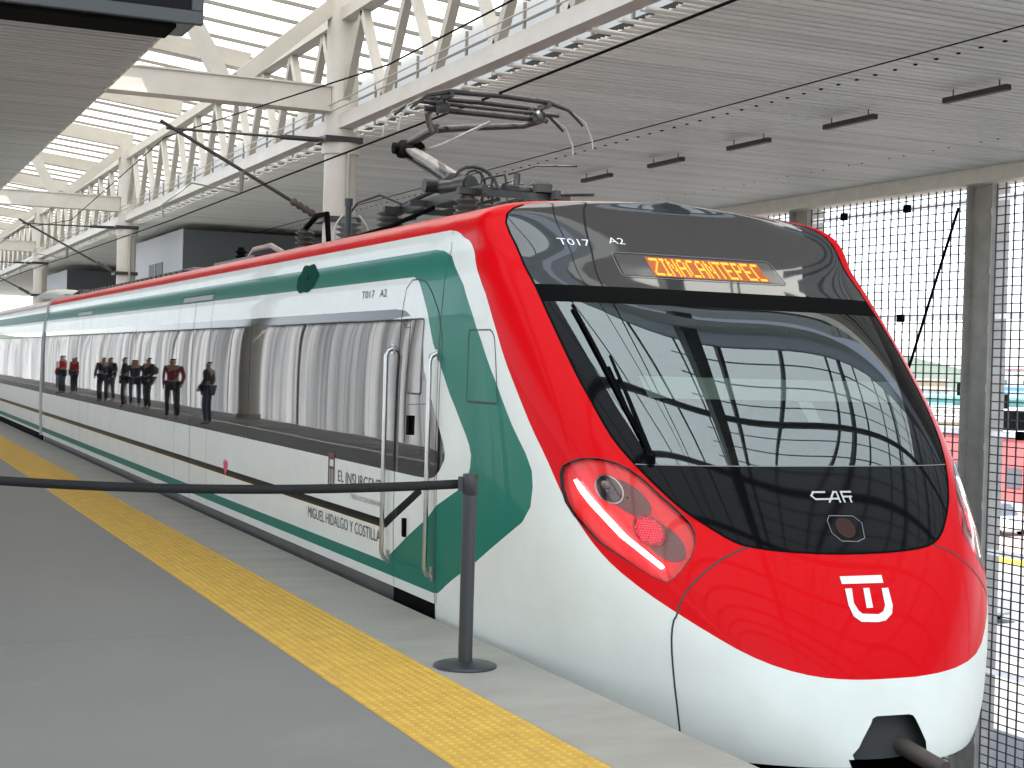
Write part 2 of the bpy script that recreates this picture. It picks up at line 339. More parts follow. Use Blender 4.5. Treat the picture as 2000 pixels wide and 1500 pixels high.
def ribbon(L, w, off, closed=False, mb=None):
    L = dens(L, closed, .04);  L = L+[L[0]] if closed else L
    q = np.array([p[0] for p in L]); v = np.array([p[1] for p in L]); P = surf(q, v); N = nrm(q, v)
    T = np.gradient(P, axis=0); T /= np.maximum(np.linalg.norm(T, axis=1, keepdims=True), 1e-9); Sd = np.cross(N, T)
    a = P+Sd*w/2+N*off; b = P-Sd*w/2+N*off; k = len(L); mb = mb or MB()
    mb.add(list(a)+list(b), [(i, i+k, i+k+1, i+1) for i in range(k-1)], True); return mb
def decal(polys, off, mb=None):
    mb = mb or MB()
    for poly in polys:
        q = np.array([p[0] for p in poly]); v = np.array([p[1] for p in poly]); P = onto(q, v, off)
        from mathutils.geometry import tessellate_polygon
        t = tessellate_polygon([[Vector((p[0], p[1], 0)) for p in poly]])
        N = nrm(q.mean(), v.mean()); f2 = []
        for f in t:
            f = list(f); a = np.cross(P[f[1]]-P[f[0]], P[f[2]]-P[f[0]]); f2.append(tuple(f if a@N > 0 else f[::-1]))
        mb.add(P, f2)
    return mb
def blob(poly, off, mb=None):
    mb = mb or MB(); ctr = np.mean(np.array(poly), 0); b_ = []; k_ = len(poly)
    for f_ in (.05, .4, .72, 1.0): b_ += [onto(*(ctr+(np.array(p)-ctr)*f_), off) for p in poly]
    mb.add(b_, [(j*k_+i, j*k_+(i+1) % k_, (j+1)*k_+(i+1) % k_, (j+1)*k_+i) for j in range(3) for i in range(k_)]+[tuple(range(k_))], True); return mb
def scales(q, v):
    e = 1e-3; return float(np.linalg.norm(surf(q+e, v)-surf(q-e, v))/(2*e)), float(np.linalg.norm(surf(q, v+e)-surf(q, v-e))/(2*e))
def text(s, q0, v0, width, height, off, name, m, parent, shear=0.):
    cu = bpy.data.curves.new('t', 'FONT'); cu.body = s; cu.resolution_u = 3; o = bpy.data.objects.new('t', cu); S.collection.objects.link(o)
    bpy.context.view_layer.update(); me = o.to_mesh(); V = np.array([v.co[:2] for v in me.vertices]); Fc = [tuple(p.vertices) for p in me.polygons]; o.to_mesh_clear(); bpy.data.objects.remove(o)
    V -= V.min(0); V /= V.max(0); sq, sv = scales(q0, v0); V[:, 0] += V[:, 1]*shear
    P = onto(q0+V[:, 0]*width/sq, v0+V[:, 1]*height/sv, off)
    return MB().add(P, Fc).build(name, m, parent)

# --- panel lines, hood, hatch
HS = [(2.219, 3.646), (2.067, 3.534), (1.934, 3.357), (1.803, 3.093), (1.744, 2.907), (1.716, 2.736), (1.685, 2.636), (1.655, 2.339), (1.640, 1.89), (1.638, 1.531), (1.640, .89)]
ribbon(smooth(HS, 1), .010, .0015).build('hood_seam', seamm, train)
mb = ribbon(smooth([(3.70, 3.60), (3.849, 3.494), (3.959, 3.336), (4.059, 3.173), (4.172, 2.958), (4.28, 2.72), (4.32, 2.3), (4.33, .89)], 1), .010, .0015)
mb.build('hood_seam', seamm, train)
ribbon([(-.32, 9.1), (-.30, 8.5), (-.27, 5), (-.26, .9)], .007, .0015).build('cab_seam', seamm, train)
mb = ribbon(HATCH, .008, .0015, True); ribbon([(.262, 5.345), (.73, 5.345)], .014, .003, mb=mb); mb.build('camera_hatch', seamm, train)
ribbon(HL, .005, .002, True).build('lens_rim', mat('dark red seam', (.12, .004, .006), .5), PART['headlight'])
ribbon(mir(HL), .005, .002, True).build('lens_rim', mat('dark red seam', (.12, .004, .006), .5), PART['headlight2'])
ribbon(maskp[6:-6], .012, .0018).build('mask_gasket', rubber, train)
mb = ribbon([(1.70, 4.635), (2.985, 4.630), (4.17, 4.63)], .006, .002); mb.build('windscreen_sill', mat('grey trim', (.16, .17, .17), .4), train)

# --- headlight clusters: red bowl, two lamps, white bar
bowl = mat('red lamp bowl', (.75, .012, .016), .3, coat=.3); smoke = mat('smoked lamp bowl', (.15, .075, .075), .35)
drl = mat('lit white bar', (1, .95, .93), .4, emit=2.2); tail = mat('lit red lamp', (1, .02, .06), .4, emit=.75); tailb = mat('red lamp lens', (.30, .004, .02), .25, coat=.4)
chrome = mat('lamp reflector', (.35, .36, .36), .12, metal=1.)
def cluster(side):
    f = (lambda L: L) if side == 0 else mir
    par = PART['headlight' if side == 0 else 'headlight2']
    fix = lambda o: o
    idx = [i for i, (n, _, _) in enumerate(regs) if n == ('headlight' if side == 0 else 'headlight2')][0]
    patch('lamp_bowl', cls == idx, bowl, par, -.03)
    def disc(qc, vc, r, off, squ=1.0, n=28):
        q0 = qc if side == 0 else 2*QM-qc; sq, sv = scales(q0, vc)
        return [(q0+r*math.cos(2*math.pi*k/n)/sq, vc+squ*r*math.sin(2*math.pi*k/n)/sv) for k in range(n)]
    ell = lambda cx, cy, rq, rv, rot, n=26: [(cx+rq*math.cos(a)*math.cos(rot)-rv*math.sin(a)*math.sin(rot)*.3, cy+rv*math.sin(a)*math.cos(rot)+rq*math.cos(a)*math.sin(rot)*3) for a in np.linspace(0, 2*math.pi, n+1)[:-1]]
    fix(blob(f(ell(1.60, 4.24, .125, .20, -.35)), -.024).build('lamp_recess', smoke, par))
    fix(blob(f(ell(1.735, 3.70, .115, .24, -.35)), -.024).build('lamp_recess', smoke, par))
    fix(blob(disc(1.508, 4.325, .084, 0, 1.05), -.020).build('lamp_ring', chrome, par))
    fix(blob(disc(1.508, 4.325, .074, 0, 1.05), -.015).build('driving_lamp', mat('lamp glass dark', (.03, .032, .033), .08, coat=1), par))
    fix(decal([disc(1.495, 4.37, .026, 0)], -.012).build('lamp_glint', chrome, par))
    fix(blob(disc(1.672, 3.83, .088, 0, 1.05), -.018).build('tail_lamp', tailb, par))
    mb = MB()
    for i in range(-5, 6):
        for j in range(-5, 6):
            x, y = i*.0145+(j % 2)*.007, j*.0135
            if x*x+y*y < .07**2:
                q0 = 1.672 if side == 0 else 2*QM-1.672; sq, sv = scales(q0, 3.83)
                decal([[(q0+(x+.0042*math.cos(a*math.pi/3))/sq, 3.83+(y+.0042*math.sin(a*math.pi/3))/sv) for a in range(6)]], -.012, mb)
    fix(mb.build('tail_lamp_diodes', tail, par))
    DR = [(1.312, 4.395), (1.335, 4.415), (1.36, 4.33), (1.415, 4.142), (1.545, 3.742), (1.70, 3.385), (1.704, 3.35), (1.683, 3.325), (1.505, 3.715), (1.372, 4.118), (1.33, 4.27)]
    fix(decal([f(DR)], -.006).build('light_bar', drl, par))
cluster(0); cluster(1)

# --- coupler bay
mb = MB(); k = 20
mb.box(XC-.42, XC+.42, 6.75, 6.8, -.75, .05); mb.box(XC-.42, XC-.40, 5.98+.25, 6.75, -.75, .0); mb.box(XC+.40, XC+.42, 6.23, 6.75, -.75, .0); mb.box(XC-.42, XC+.42, 6.2, 6.8, -.02, .0)
bay = mb.build('coupler_bay', mat('bay black', (.004, .004, .004), .9, spec=.02), train)
mb = MB(); mb.tube([(XC+.02, 6.7, -.18), (XC+.13, 5.80, -.36)], [.05, .045], 14); mb.lathe((XC, 6.45, -.30), [(.07, 0), (.11, .02), (.11, .1), (.07, .12)], 14)
mb.bar((XC-.16, 6.5, -.33), (XC+.16, 6.5, -.33), .08, .12); mb.build('coupler', mat('coupler steel', (.10, .085, .075), .5, metal=.4, noise=.2), train)
for sx in (-1, 1): mb = MB(); mb.tube([(XC+sx*.24, 6.7, -.06), (XC+sx*.25, 6.35, -.12), (XC+sx*.22, 6.2, -.3), (XC+sx*.2, 6.5, -.45)], .022, 8); mb.build('air_hose', rubber, train)
mb = MB(); mb.box(3.60, 6.28, 8.3, 28.5, -.70, -.42); mb.box(3.7, 6.2, 9, 28, -1.0, -.7); mb.build('underframe', rubber, train)
mb = MB(); mb.box(3.525, 3.6, 8.78, 28.5, -.45, .088); mb.box(XC*2-3.6, XC*2-3.525, 8.78, 28.5, -.45, .088); mb.build('sill_skirt', mat('sill grey', (.10, .10, .095), .45, noise=.2), train)
mb = MB(); mb.box(3.505, 3.525, 8.80, 9.55, -.1, .070); mb.build('cab_step', rubber, train)

# --- brow: display, numbers
def rr(q0, q1, v0, v1, rq, rv, n=5):
    o = []
    for (cx, cy, a) in ((q1-rq, v1-rv, 0), (q0+rq, v1-rv, 1), (q0+rq, v0+rv, 2), (q1-rq, v0+rv, 3)):
        o += [(cx+rq*math.cos((a+i/n)*math.pi/2), cy+rv*math.sin((a+i/n)*math.pi/2)) for i in range(n+1)]
    return o
fixp = lambda o: o
def grid_patch(q0, q1, v0, v1, off, nq=16, nv=4):
    mb = MB(); P = [onto(q0+(q1-q0)*i/nq, v0+(v1-v0)*j/nv, off) for j in range(nv+1) for i in range(nq+1)]
    return mb.add(P, [(j*(nq+1)+i, j*(nq+1)+i+1, (j+1)*(nq+1)+i+1, (j+1)*(nq+1)+i) for j in range(nv) for i in range(nq)], True)
disp = grid_patch(2.19, 3.68, 7.66, 8.11, .002).build('destination_display', mat('display glass', (.05, .052, .056), .12, coat=.3, ior=1.5), train)
ribbon(rr(2.17, 3.70, 7.63, 8.14, .05, .06), .006, .003, True).build('display_frame', mat('grey trim', (.16, .17, .17), .4), disp)
F57 = {'Z': '11111 00001 00010 00100 01000 10000 11111', 'I': '111 010 010 010 010 010 111', 'N': '10001 11001 10101 10101 10011 10001 10001', 'A': '01110 10001 10001 11111 10001 10001 10001',
       'C': '01111 10000 10000 10000 10000 10000 01111', 'T': '11111 00100 00100 00100 00100 00100 00100', 'E': '11111 10000 10000 11110 10000 10000 11111', 'P': '11110 10001 10001 11110 10000 10000 10000', 'R': '11110 10001 10001 11110 10100 10010 10001'}
def led():
    cols = []
    for ch in 'ZINACANTEPEC':
        rows = F57[ch].split(); cols += [[r[i] for r in rows] for i in range(len(rows[0]))]+[['0']*7]
    mb = MB(); n = len(cols)-1; q0, q1, v0, v1 = 2.475, 3.54, 7.69, 8.06
    for i, c in enumerate(cols[:n]):
        for j, b in enumerate(c):
            if b == '1':
                qa, qb = q0+(q1-q0)*(i+.04)/n, q0+(q1-q0)*(i+.96)/n; va, vb = v1-(v1-v0)*(j+.94)/7, v1-(v1-v0)*(j+.06)/7
                decal([[(qa, va), (qb, va), (qb, vb), (qa, vb)]], .0045, mb)
    return mb
grid_patch(2.45, 3.56, 7.67, 8.08, .0035).build('led_panel', mat('dim amber panel', (.42, .085, .004), .5, emit=.035), disp)
fixp(led().build('led_lettering', mat('lit amber diodes', (1, .34, .02), .5, emit=.40), disp))
wtxt = mat('white lettering', (.8, .8, .8), .4)
text('T017', 1.775, 8.225, .205, .062, .003, 'fleet_number', wtxt, train); text('A2', 2.20, 8.30, .115, .062, .003, 'fleet_number', wtxt, train)

# --- maker's letters, front camera, emblem on the hood
def strokes(L, q0, v0, w, off, name, m, parent, shear=0.):
    sq, sv = scales(q0, v0); mb = MB()
    for (a, b) in L:
        a = np.array(a, float); b = np.array(b, float); d = (b-a)/np.linalg.norm(b-a); n = np.array([-d[1], d[0]])*w/2; a = a-d*w/2; b = b+d*w/2
        decal([[(q0+(p[0]+shear*p[1])/sq, v0+p[1]/sv) for p in (a-n, b-n, b+n, a+n)]], off, mb)
    return mb.build(name, m, parent)
silver = mat('silver lettering', (.50, .50, .50), .35, metal=.3)
strokes([((.095, .062), (.02, .062)), ((.02, .062), (0, .04)), ((0, .04), (.02, .018)), ((.02, .018), (.125, .018)), ((.105, .0), (.155, .062)), ((.155, .062), (.175, .062)), ((.175, .062), (.175, 0)), ((.135, .020), (.175, .020)),
         ((.205, .062), (.205, 0)), ((.205, .062), (.268, .062)), ((.205, .032), (.262, .032)), ((.25, .032), (.25, 0))], 2.815, 4.19, .011, .003, 'maker_lettering', silver, train)
L_BAR = [(2.811, 3.234), (3.162, 3.231), (3.157, 3.129), (2.811, 3.136)]
L_U = [(2.824, 3.076), (2.881, 3.078), (2.862, 2.894), (2.884, 2.793), (2.91, 2.75), (3.04, 2.733), (3.087, 2.767), (3.116, 2.843), (3.129, 3.061), (3.185, 3.063), (3.179, 2.838), (3.153, 2.73), (3.087, 2.651), (3.023, 2.635), (2.883, 2.65), (2.832, 2.726), (2.815, 2.866)]
L_I = [(2.975, 3.072), (3.026, 3.072), (3.010, 2.821), (2.957, 2.818)]
decal([L_BAR, L_U, L_I], .004).build('hood_emblem', wtxt, train)
sq, sv = scales(2.985, 3.86)
circ = lambda r, n=28: [(3.0+r*math.cos(2*math.pi*k/n)/sq, 3.86+r*math.sin(2*math.pi*k/n)/sv) for k in range(n)]
fc = decal([circ(.062)], .003).build('front_camera', mat('camera lens', (.035, .010, .008), .2, spec=.2), train)
fixp(ribbon([(2.90, 4.02), (3.10, 4.01), (3.155, 3.92), (3.13, 3.72), (3.06, 3.68), (2.93, 3.69), (2.87, 3.80), (2.87, 3.96)], .005, .003, True).build('camera_bezel', mat('grey trim', (.16, .17, .17), .4), fc))

# --- windscreen furniture: wiper; cab behind the glass
mb = MB(); arm = [onto(1.795, 4.72, .03), onto(1.775, 5.4, .05), onto(1.765, 6.06, .045)]
mb.tube(arm, [.017, .012, .008], 8); mb.tube([onto(1.79, 4.66, 0), onto(1.795, 4.72, .05)], .026, 10); mb.tube([onto(1.665, 6.95, .02), onto(1.70, 6.3, .025), onto(1.735, 5.6, .025), onto(1.775, 5.0, .022)], .010, 8)
mb.tube([onto(1.775, 5.75, .045), onto(1.73, 5.62, .025)], .008, 6)
mb.build('wiper', rubber, train)
lin = mat('cab lining', (.035, .036, .036), .8)
mb = MB(); qs = np.linspace(-.6, QE+.6, 60); vs = np.linspace(.95, 9.6, 40)
P = np.array([[surf(q, v)-nrm(q, v)*.09 for q in qs] for v in vs]).reshape(-1, 3); fs = []
for j in range(39):
    for i in range(59):
        q, v = (qs[i]+qs[i+1])/2, (vs[j]+vs[j+1])/2
        if not (1.62 < q < 4.35 and 4.75 < v < 6.95): fs.append((j*60+i, (j+1)*60+i, (j+1)*60+i+1, j*60+i+1))
mb.add(P, fs, True); mb.box(3.62, 6.26, 8.95, 9.0, -.3, 2.35)
mb.build('cab_lining', lin, train)
mb = MB(); mb.box(3.75, 6.13, 7.25, 8.0, .75, 1.02); mb.box(4.3, 5.6, 7.5, 7.9, 1.02, 1.12); mb.build('driver_desk', mat('desk dark grey', (.03, .032, .035), .6), train)
mb = MB(); mb.box(4.75, 5.2, 8.3, 8.42, .9, 1.65); mb.box(4.85, 5.1, 8.32, 8.40, 1.65, 1.85); bevel(mb.build('driver_seat', mat('seat fabric', (.02, .022, .03), .9), train), .04, 3)
mb = MB(); P = [surf(q, v)-nrm(q, v)*.05 for v in (5.62, 5.95) for q in np.linspace(1.95, 4.2, 24)]
mb.add(P, [(i, i+1, i+25, i+24) for i in range(23)], True).build('sun_blind', mat('pale sun blind', (.62, .64, .58), .8), train)
mb = MB(); P = [surf(q, v)-nrm(q, v)*.02 for v, q in ((5.25, 3.10), (5.25, 3.22), (5.55, 3.22), (5.55, 3.10))]
mb.add(P, [(0, 1, 2, 3)]).build('windscreen_sticker', mat('cream sticker', (.6, .58, .5), .7), train)

# --- cab door and side features (built in Y,z; v from vz)
door = ribbon([(-.235, 2.02), (-.235, 6.4), (-.33, 6.9), (-.50, 7.35), (-.62, 7.56), (-.74, 7.63), (-.88, 7.63), (-.97, 7.45), (-1.0, 7.0), (-1.02, 2.02)], .008, .002, False).build('cab_door', seamm, train)
mb = ribbon([(-.98, 6.75), (-.90, 6.62), (-.58, 6.62)], .004, .0025); ribbon([(-.95, 4.15), (-.36, 4.2)], .004, .0025, mb=mb); ribbon([(-.80, 5.2), (-.40, 5.25)], .004, .0025, mb=mb)
fixp(mb.build('door_panel_line', seamm, door))
dw = grid_patch(-.80, -.575, 5.42, 6.76, .003, 4, 6).build('door_window', mat('door pane', (.02, .022, .022), .02, ior=2.2), door); fixp(dw)
fixp(ribbon(rr(-.81, -.565, 5.40, 6.78, .03, .06), .012, .004, True).build('door_window_frame', seamm, door))
mb = MB()
mb.bar(onto(-.735, 5.02, .012), onto(-.735, 4.70, .012), .045, .02); mb.build('door_handle', rubber, door); mb = MB(); mb.bar(onto(-.78, 3.29, .012), onto(-.78, 2.96, .012), .040, .02)
fixp(mb.build('door_handle', rubber, door))
fixp(ribbon([(-1.0, 2.65), (-.72, 2.50), (-.45, 2.50), (-.42, 2.42), (-.66, 2.38), (-.98, 2.50)], .006, .003, True).build('foot_step', mat('step tread', (.0, .06, .04), .5), door))
for (q, va, vb) in ((-1.12, 2.40, 6.23), (-.30, 2.38, 6.14)):
    zz = [va+.02, va+.10, va+.2, vb-.16, vb-.06, vb]; of = [.0, .04, .052, .052, .04, .0]
    mb = MB(); mb.tube([onto(q, a, o) for a, o in zip(zz, of)], .016, 12)
    mb.bar(onto(q, va-.02, .004), onto(q, va+.22, .004), .05, .012); mb.bar(onto(q, vb-.12, .004), onto(q, vb+.06, .004), .04, .012)
    fixp(mb.build('handrail', steel, train))
def pdoor(qc):
    mb = ribbon([(qc-.80, 2.02), (qc-.80, 7.95), (qc+.80, 7.95), (qc+.80, 2.02)], .007, .002)
    ribbon([(qc, 2.02), (qc, 7.72)], .012, .002, mb=mb); ribbon([(qc-.80, 7.72), (qc+.80, 7.72)], .006, .002, mb=mb)
    ribbon([(qc+.80, 7.30), (qc+.80, 7.31)], .02, .002, mb=mb)
    d = mb.build('passenger_door', seamm, train)
    f = grid_patch(qc-.70, qc+.70, 7.76, 7.92, .003, 3, 1).build('door_header', mat('header grey', (.40, .42, .41), .3, coat=.5), d); fixp(f)
pdoor(-7.45); pdoor(-15.40)
for q in (-5.0, -10.8, -13.0, -18.2): ribbon([(q, 4.08), (q, 7.0)], .010, .002).build('window_seam', seamm, train)
# emblem rosette, side numbers and lettering
eg = mat('dark green emblem', (.002, .055, .038), .7, spec=.05); EM = (-3.42, 7.98); sq, sv = scales(*EM)
ros = [(EM[0]+(.29+.015*math.sin(7*a))*math.cos(a)/sq, EM[1]+(.125+.010*math.cos(6*a))*math.sin(a)/sv) for a in np.linspace(0, 2*math.pi, 48)[:-1]]
mb = MB(); ctr = np.array(EM); k_ = len(ros); P = []
for f_ in (.04, .35, .7, 1.0): P += [onto(*(ctr+(np.array(p)-ctr)*f_), .004) for p in ros]
mb.add(P, [(j*k_+i, j*k_+(i+1) % k_, (j+1)*k_+(i+1) % k_, (j+1)*k_+i) for j in range(3) for i in range(k_)]+[tuple(range(k_))], True)
mb.build('round_emblem', eg, train)
bk = mat('black lettering', (.03, .03, .03), .5)
text('T017', -1.90, vz(2.055), .28, .055, .003, 'side_number', bk, train); text('A2', -1.50, vz(2.055), .14, .055, .003, 'side_number', bk, train)
text('MIGUEL HIDALGO Y COSTILLA', -3.02, vz(.335), 1.74, .085, .003, 'side_lettering', bk, train)
text('EL INSURGENTE', -2.25, vz(.685), 1.05, .085, .003, 'service_lettering', bk, train)
text('TREN INTERURBANO', -1.95, vz(.585), .70, .035, .003, 'service_lettering', mat('grey lettering', (.25, .25, .25), .5), train)
mar = mat('maroon emblem', (.10, .01, .02), .5); sq, sv = scales(-2.45, 3.7); bx = lambda x0, x1, z0, z1: [(-2.50+a/sq, 3.52+b/sv) for a, b in ((x0, z0), (x1, z0), (x1, z1), (x0, z1))]
decal([bx(0, .16, .19, .24), bx(0, .03, .0, .19), bx(.13, .16, .0, .19), bx(.05, .07, .0, .12), bx(.09, .11, 0, .12), bx(.03, .13, .12, .14)], .003).build('side_emblem', mar, train)
sq, sv = scales(-5.8, 3.2); hx = [(-5.80+a/sq, 3.14+b/sv) for a, b in ((0, -.06), (.07, 0), (.09, .07), (.04, .10), (0, .07), (-.04, .10), (-.09, .07), (-.07, 0))]
decal([hx], .0045).build('small_sticker', mat('red sticker', (.6, .03, .10), .5), train)

# --- trailing cars
zt = np.linspace(vz(.09), 10, 60)
def trailing(y0, y1):
    def strip(name, va, vb, m, par, off=0., inset=0.):
        vs = np.linspace(va, vb, max(3, int((vb-va)*6))); mb = MB(); P = []
        for v in vs:
            z, w = float(_sp(KZ, v)), float(_sp(KW, v)+_sp(KD, v)); P += [(XC-w-off, y0+inset, z), (XC-w-off, y1-inset, z)]
        n = len(vs); mb.add(P, [(2*i, 2*i+2, 2*i+3, 2*i+1) for i in range(n-1)], True)
        mb.add([(2*XC-p[0], p[1], p[2]) for p in P], [(2*i+1, 2*i+3, 2*i+2, 2*i) for i in range(n-1)], True)
        return mb.build(name, m, par)
    c = strip('trailing_car', vz(.09), 10, white, train)
    for n, a, b, m in (('green_band', 7.70, 8.205, green), ('green_band', 2.163, 2.385, green), ('black_stripe', 2.99, 3.16, maskb), ('window_band', 4.06, 7.014, sideglass), ('red_band', 8.537, 9.15, red), ('roof', 9.15, 10, roofm)):
        strip(n, a, b, m, c, .003 if n != 'roof' else .001)
    mb = MB(); mb.box(3.60, 6.28, y0+.01, y0+.03, -.4, 2.2); mb.box(3.53, 3.6, y0, y1, -.45, .088); mb.box(6.28, 6.35, y0, y1, -.45, .088); o = mb.build('end_wall', rubber, c); fixp(o)
trailing(28.85, 49); trailing(49.3, 70)
mb = MB(); mb.box(3.56, 6.32, 28.50, 28.9, -.3, 2.3); mb.build('gangway_bellows', mat('pale bellows', (.42, .43, .42), .7), train)
mb = MB(); P = [(XC-float(_sp(KW, v))+.0, 28.55, float(_sp(KZ, v))) for v in np.linspace(2, 9.6, 30)]
mb.tube(P, .05, 6); mb.build('car_end_seal', mat('pale bellows', (.42, .43, .42), .7), train)

# ------------------------------------------------------------------ pantograph and roof equipment (parts of the train)
pan = MB()
for x in (4.62, 5.26): pan.bar((x, 10.75, 2.98), (x, 12.75, 2.98), .05, .07)
for y in (10.9, 12.0, 12.65): pan.bar((4.45, y, 2.97), (5.43, y, 2.97), .06, .05)
pg = pan.build('pantograph', darkmetal, train)
mb = MB(); mb.tube([(4.94, 12.1, 3.2), (4.94, 12.9, 3.48), (4.94, 13.45, 3.66)], [.065, .055, .045], 12); mb.build('lower_arm', midmetal, pg)
mb = MB(); mb.tube([(4.94, 11.95, 3.06), (4.94, 12.7, 3.33), (4.94, 13.42, 3.56)], .018, 8); mb.build('guide_rod', darkmetal, pg)
mb = MB(); mb.lathe((4.94, 13.42, 3.56), [(.09, 0), (.11, .04), (.11, .12), (.07, .16)], 14); mb.tube([(4.80, 13.42, 3.64), (5.08, 13.42, 3.64)], .055, 12); mb.tube([(4.94, 13.50, 3.66), (4.98, 13.2, 3.62)], .07, 10)
mb.build('elbow_joint', rubber, pg)
mb = MB(); mb.tube([(4.94, 13.45, 3.68), (4.94, 12.65, 3.74)], .04, 10)
mb.tube([(4.94, 12.75, 3.735), (4.75, 12.35, 3.72), (4.50, 11.75, 3.70), (4.46, 11.5, 3.71)], [.035, .03, .026, .024], 10); mb.tube([(4.94, 12.75, 3.735), (5.13, 12.35, 3.72), (5.40, 11.75, 3.68), (5.44, 11.5, 3.69)], [.035, .03, .026, .024], 10)
mb.tube([(4.38, 11.5, 3.70), (5.50, 11.5, 3.70)], .026, 10)
mb.build('upper_arm', darkmetal, pg)
mb = MB(); mb.tube([(5.0, 13.35, 3.6), (5.0, 12.6, 3.60), (5.02, 11.6, 3.66)], .014, 8); mb.build('push_rod', steel, pg)
mb = MB()
for y in (11.25, 11.62):
    mb.tube([(4.16, y, 3.64), (4.30, y, 3.76), (4.50, y, 3.81), (4.94, y, 3.82), (5.38, y, 3.81), (5.58, y, 3.76), (5.72, y, 3.64)], [.010, .016, .024, .024, .024, .016, .010], 8)
for x in (4.50, 5.38):
    mb.bar((x, 11.2, 3.78), (x, 11.68, 3.78), .03, .04); mb.tube([(x, 11.5, 3.70), (x-.02, 11.42, 3.79)], .02, 8)
    mb.lathe((x, 11.40, 3.66), [(.05, 0), (.06, .03), (.06, .07), (.03, .1)], 12); mb.tube([(x, 11.30, 3.80), (x, 11.52, 3.66), (x, 11.62, 3.80)], .011, 6)
mb.tube([(4.30, 11.44, 3.74), (5.58, 11.44, 3.74)], .017, 8)
mb.build('collector_head', darkmetal, pg)
for sx in (-1, 1):
    for y in (11.25, 11.62): MB().tube([(4.94+sx*.62, y, 3.77), (4.94+sx*.80, y, 3.67), (4.94+sx*.87, y, 3.53), (4.94+sx*.88, y, 3.45)], .008, 6).build('head_horn', mat('horn grey', (.45, .44, .40), .5), pg)
mb = MB(); mb.lathe((4.94, 12.1, 3.0), [(.12, 0), (.16, .06), (.16, .2), (.1, .26)], 16); mb.tube([(4.62, 12.1, 3.14), (5.26, 12.1, 3.14)], .06, 14)
mb.tube([(4.74, 11.95, 3.12), (4.74, 11.3, 3.08)], .055, 14); mb.tube([(4.74, 11.6, 3.10), (4.74, 11.35, 3.09)], .07, 14); mb.tube([(5.12, 11.9, 3.10), (5.12, 11.3, 3.08)], .045, 14)
mb.tube([(4.94+.2*math.cos(a), 11.7+.06*math.sin(a), 3.12+.17*math.sin(a)) for a in np.linspace(0, math.pi, 9)], .016, 6); mb.tube([(4.80+.1*math.cos(a), 11.4, 3.08+.13*math.sin(a)) for a in np.linspace(0, math.pi, 7)], .012, 6)
for i_ in range(9): rx, ry = 4.66+.07*i_, 10.95+.11*((i_*5) % 9); mb.tube([(rx, ry, 2.99), (rx+.02, ry+.01, 3.08+.02*(i_ % 4)), (rx+.1, ry-.05, 3.10+.02*(i_ % 3)), (rx+.12, ry-.08, 3.0)], .012, 6)
mb.tube([(4.9, 11.0, 3.02), (5.2, 11.0, 3.02)], .045, 12); mb.tube([(5.05, 11.1, 3.02), (5.05, 11.1, 3.17)], .03, 8); mb.box(5.12, 5.24, 10.82, 10.94, 3.0, 3.07)
mb.tube([(5.24, 10.9, 2.99), (5.45, 10.5, 2.97)], .014, 8); mb.tube([(4.95, 11.05, 3.15), (5.1, 10.85, 3.21), (5.35, 10.6, 3.20)], .009, 6)
mb.tube([(4.6, 12.6, 3.02), (4.5, 12.9, 3.12), (4.42, 13.3, 3.08), (4.4, 13.5, 2.98)], .012, 6); mb.tube([(4.94, 12.1, 3.2), (4.66, 12.4, 3.05), (4.6, 12.6, 3.0)], .02, 6); mb.tube([(4.94, 12.1, 3.2), (5.2, 12.4, 3.05), (5.26, 12.6, 3.0)], .02, 6)
bevel(mb.build('base_mechanism', darkmetal, pg), .008, 1)
def insulator(x, y, z0, h, r, m, name='roof_insulator'):
    mb = MB(); n = max(3, int(h/.045)); pr = [(r*.62, 0)]
    for i in range(n):
        a = h*(i+.1)/n; b = h*(i+.55)/n; c = h*(i+.9)/n; pr += [(r*.6, a), (r, b), (r*.96, b+.008), (r*.6, c)]
    pr += [(r*.6, h), (r*.45, h+.03)]
    mb.lathe((x, y, z0), pr, 18); return mb.build(name, m, train)
insulator(4.55, 12.75, 2.66, .30, .13, ins); insulator(5.35, 12.75, 2.66, .30, .12, ins); insulator(4.55, 10.95, 2.66, .26, .11, ins); insulator(5.35, 10.95, 2.66, .26, .11, ins)
insulator(4.42, 13.55, 2.66, .26, .13, insg); insulator(4.30, 14.6, 2.64, .26, .10, ins); insulator(5.0, 15.2, 2.66, .26, .10, ins); insulator(4.30, 17.2, 2.64, .22, .07, rubber)
mb = MB()
for x, r in ((4.26, .16), (4.60, .16)): mb.tube([(x+ (.0), 13.55-.02, 2.66+.30*t) if 0 else (4.42+(x-4.42)*math.sin(math.pi*(.15+.7*t)), 13.50, 2.64+.34*t) for t in np.linspace(0, 1, 9)], .010, 6)
mb.build('braided_strap', mat('pale cable', (.6, .6, .57), .5), train)
mb = MB(); mb.tube([(4.30, 13.2, 2.60), (4.30, 13.2, 3.10)], .03, 8); mb.tube([(4.30, 13.2, 3.03), (4.30, 13.2, 3.10)], .04, 8); mb.build('earthing_post', darkmetal, train)
mb = MB(); mb.tube([(4.30, 14.6, 2.92), (4.30, 14.2, 3.02), (4.31, 13.9, 3.02), (4.32, 13.85, 2.72), (4.34, 13.5, 2.72)], .028, 8); mb.build('roof_busbar', rubber, train)
mb = MB(); mb.tube([(4.18, 14.9, 2.68), (4.2, 15.5, 2.80), (4.2, 16.2, 2.80), (4.2, 16.6, 2.66)], .03, 8); mb.build('roof_conduit', mat('pinkish conduit', (.38, .27, .25), .5), train)
